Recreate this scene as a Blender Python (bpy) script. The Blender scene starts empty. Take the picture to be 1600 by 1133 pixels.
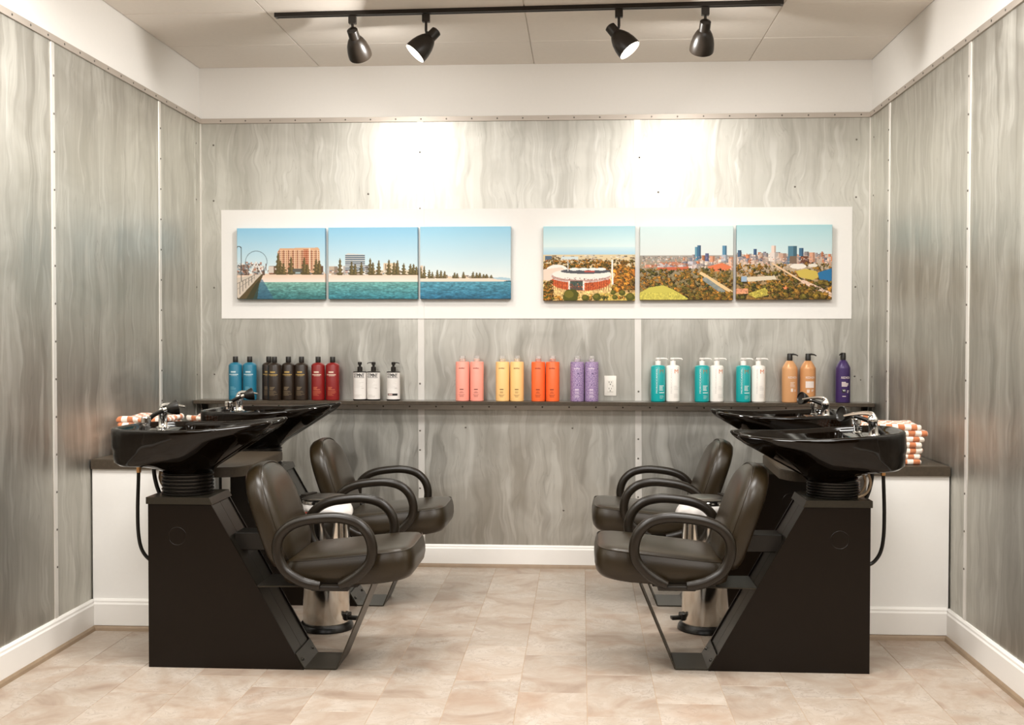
import bpy, bmesh, math, random
import numpy as np
from mathutils import Vector, Matrix

random.seed(7)
SC = bpy.context.scene
COL = SC.collection
PI = math.pi

# ------------------------------------------------------------------ camera
cam_d = bpy.data.cameras.new('camera')
cam = bpy.data.objects.new('camera', cam_d)
COL.objects.link(cam)
cam_d.sensor_width = 36.0
cam_d.lens = 1797.66 / 1600 * 36.0
cam_d.clip_start = 0.05
right = Vector((0.99818257, 0.06024949, 0.00124938))
fwd = Vector((-0.06020474, 0.9979195, -0.02306623)).normalized()
up = right.cross(fwd).normalized()
right = fwd.cross(up).normalized()
cam.matrix_world = Matrix(((right.x, up.x, -fwd.x, 0.0), (right.y, up.y, -fwd.y, -6.55),
                           (right.z, up.z, -fwd.z, 1.3233), (0, 0, 0, 1)))
SC.camera = cam

# ------------------------------------------------------------------ world, exposure, room lights
world = bpy.data.worlds.new('world')
SC.world = world
world.use_nodes = True
wb = world.node_tree.nodes['Background']
wb.inputs[0].default_value = (1.0, 0.93, 0.84, 1)
wb.inputs[1].default_value = 0.10
SC.view_settings.view_transform = 'Standard'
SC.view_settings.look = 'None'
SC.view_settings.exposure = 0.30
SC.view_settings.gamma = 1.0
SC.view_settings.use_curve_mapping = False
SC.cycles.max_bounces = 6
SC.cycles.diffuse_bounces = 3
SC.cycles.glossy_bounces = 3
SC.cycles.transmission_bounces = 5
SC.cycles.blur_glossy = 0.5
SC.cycles.adaptive_threshold = 0.025
SC.cycles.sample_clamp_indirect = 6.0


def area_light(name, loc, direction, sx, sy, power, color, shape='RECTANGLE', spread=PI):
    d = bpy.data.lights.new(name, 'AREA')
    d.shape = shape
    d.size = sx
    if shape in ('RECTANGLE', 'ELLIPSE'):
        d.size_y = sy
    d.energy = power
    d.color = color
    d.spread = spread
    o = bpy.data.objects.new(name, d)
    COL.objects.link(o)
    o.location = loc
    o.rotation_euler = Vector(direction).to_track_quat('-Z', 'Y').to_euler()
    return o


WARM = (1.0, 0.97, 0.925)
SOFT = (1.0, 0.985, 0.955)
# ceiling luminaires of the salon behind the photographer
for i, (lx, ly) in enumerate([(-1.7, -4.6), (1.3, -4.6), (-1.7, -7.2), (1.3, -7.2)]):
    area_light('salon_ceiling_light', (lx, ly, 2.83), (0, 0, -1), 1.2, 0.6, 50, SOFT)
# two unseen fill lights added over the nook front for stronger overhead light
for lx in (-1.25, 0.65):
    area_light('nook_fill_light', (lx, -2.75, 2.84), (0, 0, -1), 1.1, 0.55, 46, SOFT)


# ------------------------------------------------------------------ helpers
def lin(c):
    c = c / 255.0
    return c / 12.92 if c <= 0.04045 else ((c + 0.055) / 1.055) ** 2.4


def rgb(r, g, b):
    return (lin(r), lin(g), lin(b), 1.0)


MATS = {}


def mat(name, color=(0.5, 0.5, 0.5, 1), rough=0.5, metal=0.0, emit=None, emit_s=0.0, alpha=1.0, trans=0.0, coat=0.0, spec=0.5, ior=1.45, sheen=0.0):
    m = bpy.data.materials.new(name)
    m.use_nodes = True
    b = m.node_tree.nodes['Principled BSDF']
    b.inputs['Base Color'].default_value = color
    b.inputs['Roughness'].default_value = rough
    b.inputs['Metallic'].default_value = metal
    b.inputs['IOR'].default_value = ior
    b.inputs['Specular IOR Level'].default_value = spec
    b.inputs['Transmission Weight'].default_value = trans
    b.inputs['Coat Weight'].default_value = coat
    b.inputs['Alpha'].default_value = alpha
    b.inputs['Sheen Weight'].default_value = sheen
    if emit:
        b.inputs['Emission Color'].default_value = emit
        b.inputs['Emission Strength'].default_value = emit_s
    MATS[name] = m
    return m


class NT:
    """tiny node builder"""
    def __init__(self, m):
        self.t = m.node_tree
        self.b = self.t.nodes['Principled BSDF']

    def n(self, kind, **kw):
        nd = self.t.nodes.new(kind)
        for k, v in kw.items():
            setattr(nd, k, v)
        return nd

    def link(self, a, b):
        self.t.links.new(a, b)

    def val(self, sock, x):
        if hasattr(x, 'links') or hasattr(x, 'is_output'):
            self.link(x, sock)
        else:
            sock.default_value = x

    def math(self, op, a, b=0.0, c=0.0, clamp=False):
        nd = self.n('ShaderNodeMath', operation=op, use_clamp=clamp)
        self.val(nd.inputs[0], a)
        self.val(nd.inputs[1], b)
        self.val(nd.inputs[2], c)
        return nd.outputs[0]

    def xyz(self, x, y, z):
        nd = self.n('ShaderNodeCombineXYZ')
        self.val(nd.inputs[0], x)
        self.val(nd.inputs[1], y)
        self.val(nd.inputs[2], z)
        return nd.outputs[0]

    def noise(self, vec, scale, detail=2.0, rough=0.5, dist=0.0):
        nd = self.n('ShaderNodeTexNoise')
        self.link(vec, nd.inputs['Vector'])
        nd.inputs['Scale'].default_value = scale
        nd.inputs['Detail'].default_value = detail
        nd.inputs['Roughness'].default_value = rough
        nd.inputs['Distortion'].default_value = dist
        return nd.outputs[0]

    def ramp(self, fac, stops):
        nd = self.n('ShaderNodeValToRGB')
        self.link(fac, nd.inputs[0])
        els = nd.color_ramp.elements
        while len(els) < len(stops):
            els.new(0.5)
        for e, (p, c) in zip(els, stops):
            e.position = p
            e.color = c
        return nd.outputs[0]

    def mix(self, fac, a, b, blend='MIX'):
        nd = self.n('ShaderNodeMix', data_type='RGBA', blend_type=blend)
        self.val(nd.inputs[0], fac)
        self.val(nd.inputs[6], a)
        self.val(nd.inputs[7], b)
        return nd.outputs[2]

    def smooth(self, x, lo, hi):
        nd = self.n('ShaderNodeMapRange', interpolation_type='SMOOTHSTEP')
        self.val(nd.inputs[0], x)
        nd.inputs[1].default_value = lo
        nd.inputs[2].default_value = hi
        return nd.outputs[0]

    def coords(self, which='Object'):
        tc = self.n('ShaderNodeTexCoord')
        sp = self.n('ShaderNodeSeparateXYZ')
        self.link(tc.outputs[which], sp.inputs[0])
        return tc.outputs[which], sp.outputs[0], sp.outputs[1], sp.outputs[2]

    def bump(self, h, strength, dist=0.01):
        nd = self.n('ShaderNodeBump')
        nd.inputs['Strength'].default_value = strength
        nd.inputs['Distance'].default_value = dist
        self.link(h, nd.inputs['Height'])
        self.link(nd.outputs[0], self.b.inputs['Normal'])


# ------------------------------------------------------------------ materials
SHEET_D, SHEET_M, SHEET_L = (0.44, 0.425, 0.38, 1), (0.53, 0.516, 0.468, 1), (0.63, 0.616, 0.565, 1)


def make_galvanised():
    m = mat('brushed_galvanised_sheet', rough=0.4, metal=0.97)
    k = NT(m)
    v, x, y, z = k.coords('Object')
    u0 = k.math('ADD', x, y)

    def nz(uu, ku, c, zv, kz, detail=2.0, rough=0.5, dist=0.0):
        nd = k.n('ShaderNodeTexNoise', noise_dimensions='2D')
        k.link(k.xyz(k.math('MULTIPLY_ADD', uu, ku, c), k.math('MULTIPLY', zv, kz), 0.0), nd.inputs['Vector'])
        nd.inputs['Scale'].default_value = 1.0
        nd.inputs['Detail'].default_value = detail
        nd.inputs['Roughness'].default_value = rough
        nd.inputs['Distortion'].default_value = dist
        return nd.outputs[0]

    u = k.math('ADD', u0, k.math('MULTIPLY', k.math('SUBTRACT', nz(u0, 5.3, 0.0, z, 4.4, 1.0), 0.5), 0.10))
    zz = k.math('ADD', z, k.math('MULTIPLY', k.math('SUBTRACT', nz(u0, 14.0, 20.0, z, 1.0, 1.0), 0.5), 0.55))
    n1 = nz(u, 9.0, 31.0, zz, 0.7, 2.0, 0.5, 0.2)
    n2 = nz(u0, 2.6, 77.0, z, 2.4, 3.0, 0.6, 0.8)
    n3 = nz(u0, 45.0, 13.0, z, 1.6, 2.0)
    n6 = nz(u, 21.0, 82.0, zz, 1.7, 2.0, 0.6, 0.5)
    vo = k.n('ShaderNodeTexVoronoi', feature='SMOOTH_F1', voronoi_dimensions='2D')
    k.link(k.xyz(k.math('MULTIPLY', u, 13.0), k.math('MULTIPLY', zz, 1.3), 0.0), vo.inputs['Vector'])
    vo.inputs['Scale'].default_value = 1.0
    vo.inputs['Smoothness'].default_value = 0.22
    sp = k.n('ShaderNodeSeparateColor')
    k.link(vo.outputs['Color'], sp.inputs[0])
    cell = sp.outputs[0]
    edge = k.smooth(vo.outputs['Distance'], 0.46, 0.68)
    line = k.smooth(k.math('ABSOLUTE', k.math('SUBTRACT', n1, 0.5)), 0.0, 0.03)
    tone = k.math('ADD', k.math('MULTIPLY', cell, 0.30), k.math('ADD', k.math('MULTIPLY', n2, 0.78), k.math('ADD', k.math('MULTIPLY', n3, 0.26), k.math('MULTIPLY', n1, 0.24))))
    tone = k.smooth(tone, 0.40, 1.20)
    col = k.ramp(tone, [(0.0, SHEET_D), (0.5, SHEET_M), (1.0, SHEET_L)])
    fine = k.math('SUBTRACT', 1.0, k.smooth(k.math('ABSOLUTE', k.math('SUBTRACT', n6, 0.5)), 0.0, 0.02))
    fine = k.math('MULTIPLY', fine, k.smooth(n2, 0.38, 0.58))
    pale_streak = k.math('MULTIPLY', k.smooth(n6, 0.58, 0.68), 0.32)  # paler streaks where the noise runs high
    f = k.math('ADD', k.math('MULTIPLY', k.math('SUBTRACT', 1.0, line), 0.14), k.math('ADD', k.math('MULTIPLY', edge, 0.17), k.math('MULTIPLY', fine, 0.20)), clamp=True)
    col = k.mix(pale_streak, col, (0.74, 0.73, 0.69, 1))
    k.link(k.mix(f, col, (0.24, 0.22, 0.185, 1)), k.b.inputs['Base Color'])
    rg = k.math('ADD', 0.33, k.math('MULTIPLY', n2, 0.14))
    rg = k.math('ADD', rg, k.math('MULTIPLY', cell, 0.10))
    k.link(rg, k.b.inputs['Roughness'])
    return m


def make_floor_tile():
    m = mat('marbled_stone_tile', rough=0.42, spec=0.4)
    k = NT(m)
    v, x, y, z = k.coords('Object')
    oi = k.n('ShaderNodeObjectInfo')
    r = oi.outputs['Random']
    off = k.math('MULTIPLY', r, 37.0)
    vec = k.xyz(k.math('ADD', x, off), k.math('ADD', y, k.math('MULTIPLY', r, 91.0)), 0.0)
    n1 = k.noise(vec, 4.0, 5, 0.62, 1.2)
    n2 = k.noise(vec, 11.0, 5, 0.65, 1.6)
    n3 = k.noise(vec, 30.0, 4, 0.6, 0.6)
    rd = k.math('ABSOLUTE', k.math('SUBTRACT', n2, 0.5))
    vein = k.smooth(rd, 0.0, 0.03)
    vein = k.math('MAXIMUM', vein, k.smooth(n1, 0.60, 0.46))
    col = k.ramp(n1, [(0.28, rgb(154, 127, 106)), (0.42, rgb(176, 153, 132)), (0.52, rgb(188, 171, 153)), (0.62, rgb(197, 183, 168)), (0.76, rgb(168, 141, 117))])
    col = k.mix(k.math('MULTIPLY', n3, 0.40), col, rgb(160, 143, 126))
    n7 = k.noise(vec, 2.6, 3, 0.6, 0.6)
    col = k.mix(k.math('MULTIPLY', k.smooth(n7, 0.52, 0.72), 0.55), col, rgb(166, 132, 104))
    col = k.mix(k.math('MULTIPLY', k.math('SUBTRACT', 1.0, vein), 0.42), col, rgb(128, 104, 84))
    tint = k.math('ADD', 0.83, k.math('MULTIPLY', r, 0.10))
    cb = k.n('ShaderNodeHueSaturation')
    k.link(col, cb.inputs['Color'])
    k.link(tint, cb.inputs['Value'])
    cb.inputs['Saturation'].default_value = 0.86
    k.link(cb.outputs[0], k.b.inputs['Base Color'])
    return m


def make_plain(name, c, rough, nscale=30.0, var=0.05, bump=0.02, **kw):
    m = mat(name, c, rough, **kw)
    k = NT(m)
    v, x, y, z = k.coords('Object')
    n = k.noise(v, nscale, 3)
    d = (c[0] * (1 - var * 2), c[1] * (1 - var * 2), c[2] * (1 - var * 2), 1)
    k.link(k.mix(n, d, (min(1, c[0] * (1 + var)), min(1, c[1] * (1 + var)), min(1, c[2] * (1 + var)), 1)), k.b.inputs['Base Color'])
    if bump >= 0.03:
        k.bump(n, bump, 0.01)
    return m


M_SHEET = make_galvanised()
M_TILE = make_floor_tile()
M_WALL = make_plain('warm_white_wall_paint', rgb(242, 239, 234), 0.6, 60, 0.01, 0.01)
M_SALON = make_plain('tan_salon_wall_paint', rgb(76, 62, 49), 0.7, 8, 0.15, 0.01)
M_CEIL = make_plain('off_white_ceiling_tile', rgb(238, 230, 220), 0.8, 45, 0.02, 0.04)
M_TRIMW = make_plain('white_gloss_trim_paint', rgb(240, 236, 230), 0.35, 20, 0.01, 0.0)
M_SHOE = make_plain('grey_brown_shoe_moulding', rgb(150, 128, 104), 0.5, 25, 0.12, 0.02)
M_GROUT = mat('dull_beige_grout', rgb(176, 152, 128), 0.8)
M_STRIP = make_plain('bright_aluminium_strip', (0.80, 0.77, 0.72, 1), 0.42, 12, 0.05, 0.0, metal=0.55)
M_TOPTRIM = make_plain('pinkish_steel_trim', (0.56, 0.50, 0.44, 1), 0.45, 6, 0.08, 0.0, metal=0.6)
M_SCREW = mat('dull_steel_screw', (0.17, 0.155, 0.135, 1), 0.4, 0.9)
M_COUNTER = make_plain('dark_grey_laminate', rgb(74, 64, 52), 0.38, 70, 0.25, 0.01)
M_WHITEPANEL = make_plain('matt_white_panel', rgb(240, 237, 232), 0.6, 60, 0.01, 0.0)
M_BLACK = make_plain('black_powder_coated_metal', (0.0062, 0.0030, 0.0010, 1), 0.34, 300, 0.2, 0.01, spec=0.28)
M_BLACK_LIT = make_plain('black_metal_lit_tone', (0.036, 0.030, 0.0205, 1), 0.36, 120, 0.12, 0.01, metal=0.35)  # black metal with reflected light put into a paler base colour
M_BLACK_FLAT = mat('black_plastic', (0.009, 0.0062, 0.0036, 1), 0.42)
M_GLOSS = mat('gloss_black_ceramic', (0.0030, 0.0015, 0.0006, 1), 0.07, spec=0.42)
M_RUBBER = mat('black_rubber', (0.010, 0.008, 0.006, 1), 0.32)
M_CHROME = mat('polished_chrome', (0.82, 0.80, 0.77, 1), 0.10, 1.0)
M_STEEL = mat('polished_stainless_steel', (0.72, 0.68, 0.62, 1), 0.14, 1.0)
M_LID = mat('dark_steel_lid', (0.20, 0.18, 0.155, 1), 0.28, 0.9)
M_VINYL = make_plain('dark_brown_black_vinyl', (0.021, 0.0132, 0.0050, 1), 0.34, 180, 0.10, 0.03, spec=0.5)
M_ARM = make_plain('satin_black_urethane_arm', (0.0105, 0.0066, 0.0030, 1), 0.34, 150, 0.10, 0.01)
M_BAG = mat('translucent_white_bag', rgb(238, 232, 226), 0.3, trans=0.15)
M_RED = mat('red_drawstring', rgb(190, 70, 45), 0.5)
M_BEIGE = mat('beige_vinyl_pipe', rgb(165, 140, 110), 0.45)
M_BRASS = mat('brass_fitting', (0.75, 0.42, 0.18, 1), 0.3, 1.0)
M_LAMPBLK = make_plain('black_enamel_lamp', (0.018, 0.013, 0.009, 1), 0.34, 100, 0.1, 0.0)
M_SHADEIN = mat('white_enamel_inside', (0.85, 0.83, 0.8, 1), 0.4)
M_BULB = mat('lit_lamp_face', (1, 1, 1, 1), 0.4, emit=(1.0, 0.90, 0.76, 1), emit_s=8.0)
M_PLATE = mat('white_outlet_plastic', rgb(236, 230, 220), 0.35)
M_DARKSLOT = mat('dark_slot', (0.02, 0.016, 0.012, 1), 0.6)


# ------------------------------------------------------------------ mesh helpers
class MB:
    def __init__(self):
        self.v, self.f, self.s = [], [], []

    def add(self, verts, faces, smooth=True):
        o = len(self.v)
        self.v += [tuple(p) for p in verts]
        self.f += [tuple(i + o for i in f) for f in faces]
        self.s += [smooth] * len(faces)
        return self

    def box(self, x0, x1, y0, y1, z0, z1):
        vs = [(x, y, z) for z in (z0, z1) for y in (y0, y1) for x in (x0, x1)]
        fs = [(0, 2, 3, 1), (4, 5, 7, 6), (0, 1, 5, 4), (2, 6, 7, 3), (0, 4, 6, 2), (1, 3, 7, 5)]
        return self.add(vs, fs, False)

    def rbox(self, x0, x1, y0, y1, z0, z1, b=0.004, seg=2, smooth=True):
        bm = bmesh.new()
        bmesh.ops.create_cube(bm, size=1.0)
        for v in bm.verts:
            v.co = Vector((x0 if v.co.x < 0 else x1, y0 if v.co.y < 0 else y1, z0 if v.co.z < 0 else z1))
        bmesh.ops.bevel(bm, geom=bm.edges[:], offset=b, segments=seg, affect='EDGES', profile=0.5)
        self.add_bm(bm, smooth)
        return self

    def add_bm(self, bm, smooth=True, mtx=None):
        bm.verts.index_update()
        vs = [(mtx @ v.co if mtx else v.co)[:] for v in bm.verts]
        self.add(vs, [[v.index for v in f.verts] for f in bm.faces], smooth)
        bm.free()

    def loft(self, rings, cap0=True, cap1=True, closed=True, smooth=True):
        n = len(rings[0])
        vs = [p for r in rings for p in r]
        fs = []
        for i in range(len(rings) - 1):
            for j in range(n if closed else n - 1):
                a, b = i * n + j, i * n + (j + 1) % n
                fs.append((a, b, b + n, a + n))
        if cap0:
            fs.append(tuple(range(n - 1, -1, -1)))
        if cap1:
            fs.append(tuple(range((len(rings) - 1) * n, len(rings) * n)))
        return self.add(vs, fs, smooth)

    def lathe(self, prof, n=32, origin=(0, 0, 0), axis=(0, 0, 1), cap0=True, cap1=True):
        """prof: list of (r, h) along axis"""
        q = Vector((0, 0, 1)).rotation_difference(Vector(axis).normalized())
        o = Vector(origin)
        rings = []
        for r, h in prof:
            r = max(r, 1e-5)
            rings.append([(o + q @ Vector((r * math.cos(2 * PI * j / n), r * math.sin(2 * PI * j / n), h)))[:] for j in range(n)])
        return self.loft(rings, cap0, cap1)

    def tube(self, path, r, n=12, caps=True):
        pts = [Vector(p) for p in path]
        rad = r if isinstance(r, (list, tuple)) else [r] * len(pts)
        t0 = (pts[1] - pts[0]).normalized()
        nrm = t0.orthogonal().normalized()
        rings = []
        for i, p in enumerate(pts):
            t = (pts[min(i + 1, len(pts) - 1)] - pts[max(i - 1, 0)]).normalized()
            nrm = (nrm - t * nrm.dot(t)).normalized()
            bn = t.cross(nrm)
            rings.append([(p + (nrm * math.cos(2 * PI * j / n) + bn * math.sin(2 * PI * j / n)) * rad[i])[:] for j in range(n)])
        return self.loft(rings, caps, caps)

    def prism(self, poly, a0, a1, axis='y', smooth=False):
        """poly of 2D points; axis y: (u,z) polygon extruded along y; z: (x,y) along z; x: (y,z) along x"""
        def P(p, a):
            return {'y': (p[0], a, p[1]), 'z': (p[0], p[1], a), 'x': (a, p[0], p[1])}[axis]
        return self.loft([[P(p, a0) for p in poly], [P(p, a1) for p in poly]], True, True, True, smooth)

    def ribbon(self, path, y0, y1, th):
        """sheet strap: (u,z) path, thickness th, spanning y0..y1"""
        up_, dn = [], []
        P = [Vector(p) for p in path]
        for i, p in enumerate(P):
            t = (P[min(i + 1, len(P) - 1)] - P[max(i - 1, 0)]).normalized()
            nn = Vector((-t.y, t.x))
            up_.append(p + nn * th * 0.5)
            dn.append(p - nn * th * 0.5)
        poly = up_ + dn[::-1]
        m = len(P)
        vs = [(p.x, y0, p.y) for p in poly] + [(p.x, y1, p.y) for p in poly]
        N = 2 * m
        fs = [(i, (i + 1) % N, (i + 1) % N + N, i + N) for i in range(N)]
        for i in range(m - 1):
            fs.append((i + 1, i, N - 1 - i, N - 2 - i))
            fs.append((i + N, i + 1 + N, 2 * N - 2 - i, 2 * N - 1 - i))
        return self.add(vs, fs, True)

    def mesh(self, name, material, sharp=35.0):
        me = bpy.data.meshes.new(name)
        me.from_pydata(self.v, [], self.f)
        bm = bmesh.new()
        bm.from_mesh(me)
        bmesh.ops.recalc_face_normals(bm, faces=bm.faces[:])
        bm.to_mesh(me)
        bm.free()
        me.polygons.foreach_set('use_smooth', self.s)
        if any(self.s):
            me.set_sharp_from_angle(angle=math.radians(sharp))
        if material:
            me.materials.append(material)
        me.update()
        return me

    def obj(self, name, material, parent=None, sharp=35.0):
        return link(name, self.mesh(name, material, sharp), parent)


def link(name, me, parent=None, loc=None):
    o = bpy.data.objects.new(name, me)
    COL.objects.link(o)
    if parent:
        o.parent = parent
    if loc:
        o.location = loc
    return o


def tag(o, label=None, cat=None, group=None, kind=None):
    if label:
        o['label'] = label
    if cat:
        o['category'] = cat
    if group:
        o['group'] = group
    if kind:
        o['kind'] = kind
    return o


def empty(name, loc, rz=0.0):
    o = bpy.data.objects.new(name, None)
    o.empty_display_size = 0.1
    COL.objects.link(o)
    o.location = loc
    o.rotation_euler = (0, 0, rz)
    return o


def copy_tree(o, parent=None):
    c = o.copy()
    COL.objects.link(c)
    c.parent = parent
    for ch in list(o.children):
        copy_tree(ch, c)
    return c


def catmull(pts, k=6, closed=False):
    P = [Vector(p) for p in pts]
    out = []
    n = len(P)
    for i in range(n - 1):
        p0, p1, p2, p3 = P[max(i - 1, 0)], P[i], P[i + 1], P[min(i + 2, n - 1)]
        for j in range(k):
            t = j / k
            out.append(0.5 * ((2 * p1) + (p2 - p0) * t + (2 * p0 - 5 * p1 + 4 * p2 - p3) * t * t + (3 * p1 - p0 - 3 * p2 + p3) * t ** 3))
    out.append(P[-1])
    return out


def lerp(a, b, t):
    return a + (b - a) * t


# ------------------------------------------------------------------ room constants
XL, XR = -2.205, 1.612
ZC = 2.866
ZST0, ZST1 = 2.543, 2.571
YF = -3.9          # where the side walls of the wash nook end
XA, XB = -0.916, 0.319

# ------------------------------------------------------------------ floor
fl = MB().box(-6.0, 6.0, -10.0, 0.15, -0.12, -0.006).obj('floor', M_TILE)
tag(fl, kind='structure')
gr = MB().box(XL - 0.02, XR + 0.02, -5.2, 0.0, -0.006, -0.0015).obj('grout', M_GROUT, fl)
TW, TL = 0.2525, 0.4985
tm = MB().rbox(-TW / 2 + 0.0009, TW / 2 - 0.0009, -TL / 2 + 0.0009, TL / 2 - 0.0009, -0.005, 0.0, 0.0010, 1, False).mesh('tile', M_TILE)
ci = 0
xs = 0.0236 - 9 * TW
col_i = 0
while xs < XR:
    cx = xs + TW / 2
    offy = [-1.31, -1.574, -1.41, -1.68][col_i % 4]
    j = math.floor((-5.0 - offy) / TL)
    yy = offy + j * TL
    while yy < 0.0:
        y0, y1 = yy, min(yy + TL, 0.0)
        x0, x1 = max(xs, XL), min(xs + TW, XR)
        if y1 - y0 > 0.02 and x1 - x0 > 0.02:
            if y1 - y0 > TL - 1e-4 and x1 - x0 > TW - 1e-4:
                link('tile', tm, fl, (cx, (y0 + y1) / 2, 0.0))
            else:
                mm = MB().rbox((x0 - x1) / 2 + .0009, (x1 - x0) / 2 - .0009, (y0 - y1) / 2 + .0009, (y1 - y0) / 2 - .0009, -0.005, 0.0, 0.001, 1, False).mesh('tile', M_TILE)
                link('tile', mm, fl, ((x0 + x1) / 2, (y0 + y1) / 2, 0.0))
        yy += TL
    xs += TW
    col_i += 1

# ------------------------------------------------------------------ ceiling
ce = MB().box(-6.0, 6.0, -10.0, 0.15, ZC + 0.004, ZC + 0.12).obj('ceiling', M_CEIL)
tag(ce, kind='structure')
cxl = [XL, -1.503, -0.272, 0.933, XR]
cyl = [0.0, -0.505, -1.115, -1.725, -2.335, -2.945, -3.555, YF]
for i in range(len(cxl) - 1):
    for j in range(len(cyl) - 1):
        x0, x1, y1, y0 = cxl[i], cxl[i + 1], cyl[j], cyl[j + 1]
        dz = random.uniform(-0.0008, 0.0008)
        mm = MB().rbox((x0 - x1) / 2 + .002, (x1 - x0) / 2 - .002, (y0 - y1) / 2 + .002, (y1 - y0) / 2 - .002, -0.006, 0.006, 0.002, 1, False).mesh('ceiling_tile', M_CEIL)
        link('ceiling_tile', mm, ce, ((x0 + x1) / 2, (y0 + y1) / 2, ZC + 0.004 + dz))

# ------------------------------------------------------------------ walls
wbk = tag(MB().box(XL - 0.15, XR + 0.15, 0.0, 0.15, -0.1, ZC + 0.1).obj('wall_back', M_WALL), kind='structure')
wlf = tag(MB().box(XL - 0.15, XL, YF, 0.0, -0.1, ZC + 0.1).obj('wall_left', M_WALL), kind='structure')
wrt = tag(MB().box(XR, XR + 0.15, YF, 0.0, -0.1, ZC + 0.1).obj('wall_right', M_WALL), kind='structure')
tag(MB().box(-6.0, XL - 0.15, YF, YF + 0.15, -0.1, ZC + 0.1).obj('wall_return_left', M_WALL), kind='structure')
tag(MB().box(XR + 0.15, 6.0, YF, YF + 0.15, -0.1, ZC + 0.1).obj('wall_return_right', M_WALL), kind='structure')
tag(MB().box(-6.15, -6.0, -10.0, YF + 0.15, -0.1, ZC + 0.1).obj('wall_salon_left', M_SALON), kind='structure')
tag(MB().box(6.0, 6.15, -10.0, YF + 0.15, -0.1, ZC + 0.1).obj('wall_salon_right', M_SALON), kind='structure')
tag(MB().box(-6.15, 6.15, -10.15, -10.0, -0.1, ZC + 0.1).obj('wall_front', M_SALON), kind='structure')

SH = 0.006   # sheet thickness
ZB = 0.112


def screws(parent, pts, nrm, r=0.0055):
    mb = MB()
    for p in pts:
        mb.lathe([(r, 0.0), (r, 0.0012), (r * 0.55, 0.0026)], 8, p, nrm, False, True)
    o = mb.obj('screw_heads', M_SCREW, parent)
    tag(o, kind='stuff')
    return o


# back wall sheets and trims
for a, b in [(XL, XA), (XA, XB), (XB, XR)]:
    MB().box(a + 0.002, b - 0.002, -SH, 0.0, ZB - 0.02, ZST0 + 0.005).obj('metal_sheet', M_SHEET, wbk)
for a, tilt in [(XA, 0.004), (XB, 0.010)]:
    w = 0.018
    poly = [(a - w - tilt, ZST0), (a + w - tilt, ZST0), (a + w + tilt, ZB), (a - w + tilt, ZB)]
    MB().prism(poly, -0.0095, -0.004, 'y').obj('seam_strip', M_STRIP, wbk)
MB().box(XL, XR, -0.016, -0.0, ZST0, ZST1).obj('top_trim', M_TOPTRIM, wbk)
for s, x0, x1 in [(1, XL, XL + 0.1), (-1, XR - 0.1, XR)]:
    MB().box(x0 + 0.001, x1, -0.0085, -0.004, ZB, ZST0).obj('corner_flashing', M_SHEET, wbk)
    MB().box(*( (XL, XL + 0.014) if s > 0 else (XR - 0.014, XR)), -0.016, -0.006, ZB, ZST0).obj('corner_bead', M_STRIP, wbk)
pts = []
x = XL + 0.13
while x < XR - 0.03:
    pts.append((x, -0.016, 2.557))
    x += 0.145
screws(wbk, pts, (0, -1, 0), 0.0045)
pts = []
for zz in [0.5, 0.72, 0.83, 1.1, 1.6, 2.1, 2.42]:
    pts += [(XL + 0.085, -0.0085, zz), (XR - 0.085, -0.0085, zz), (XA - 0.006, -0.0095, zz - 0.05), (XB + 0.004, -0.0095, zz - 0.09)]
for q in [(-1.22, 2.135), (0.43, 2.135), (1.19, 2.16), (-0.62, 1.02), (-0.92, 2.50), (-1.45, 1.07), (0.98, 1.2), (-0.66, 0.80), (-0.05, 0.80), (-0.1, 0.33), (1.56, 1.08)]:
    pts.append((q[0], -0.0065, q[1]))
screws(wbk, pts, (0, -1, 0))

# side wall sheets
for wall, X, s, seams, nm in [(wlf, XL, 1, [-0.651, -1.8675], 'l'), (wrt, XR, -1, [-0.4045, -1.6514], 'r')]:
    edges = [0.0] + seams + [seams[-1] - 1.22, YF]
    for i in range(len(edges) - 1):
        y1, y0 = edges[i], edges[i + 1]
        xa, xb = sorted((X, X + s * SH))
        MB().box(xa, xb, y0 + 0.002, y1 - 0.002, ZB - 0.02, ZST0 + 0.005).obj('metal_sheet', M_SHEET, wall)
    pts = []
    for y in edges[1:-1]:
        xa, xb = sorted((X + s * 0.004, X + s * 0.010))
        MB().rbox(xa, xb, y - 0.016, y + 0.016, ZB, ZST0, 0.0015, 1).obj('seam_strip', M_STRIP, wall)
        zz = 0.35
        while zz < 2.5:
            pts.append((X + s * 0.010, y + 0.006, zz))
            zz += 0.158
    xa, xb = sorted((X, X + s * 0.016))
    MB().box(xa, xb, YF, 0.0, ZST0, ZST1).obj('top_trim', M_TOPTRIM, wall)
    xa, xb = sorted((X + s * 0.004, X + s * 0.0085))
    MB().box(xa, xb, -0.1, -0.001, ZB, ZST0).obj('corner_flashing', M_SHEET, wall)
    for zz in [0.5, 0.83, 1.1, 1.6, 2.1, 2.42]:
        pts.append((X + s * 0.0085, -0.085, zz))
    y = -0.12
    while y > YF + 0.1:
        pts.append((X + s * 0.016, y, 2.557))
        y -= 0.15
    screws(wall, pts, (s, 0, 0), 0.005)

# ------------------------------------------------------------------ baseboards and shoe mouldings
def base_profile(h=0.11, t=0.016):
    return [(0, 0.0), (t, 0.0), (t, h * 0.80), (t * 0.75, h * 0.86), (t * 0.7, h * 0.93), (t * 0.35, h), (0, h)]


def shoe_profile(t0=0.0):
    return [(t0, 0.0), (t0 + 0.017, 0.0), (t0 + 0.013, 0.012), (t0 + 0.006, 0.02), (t0, 0.021)]


def run_x(prof, y, x0, x1):      # board on a wall facing -y
    return MB().prism([(y - d, z) for d, z in prof], x0, x1, 'x')


def run_y(prof, x, s, y0, y1):
    return MB().prism([(x + s * d, z) for d, z in prof], y0, y1, 'y')


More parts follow.
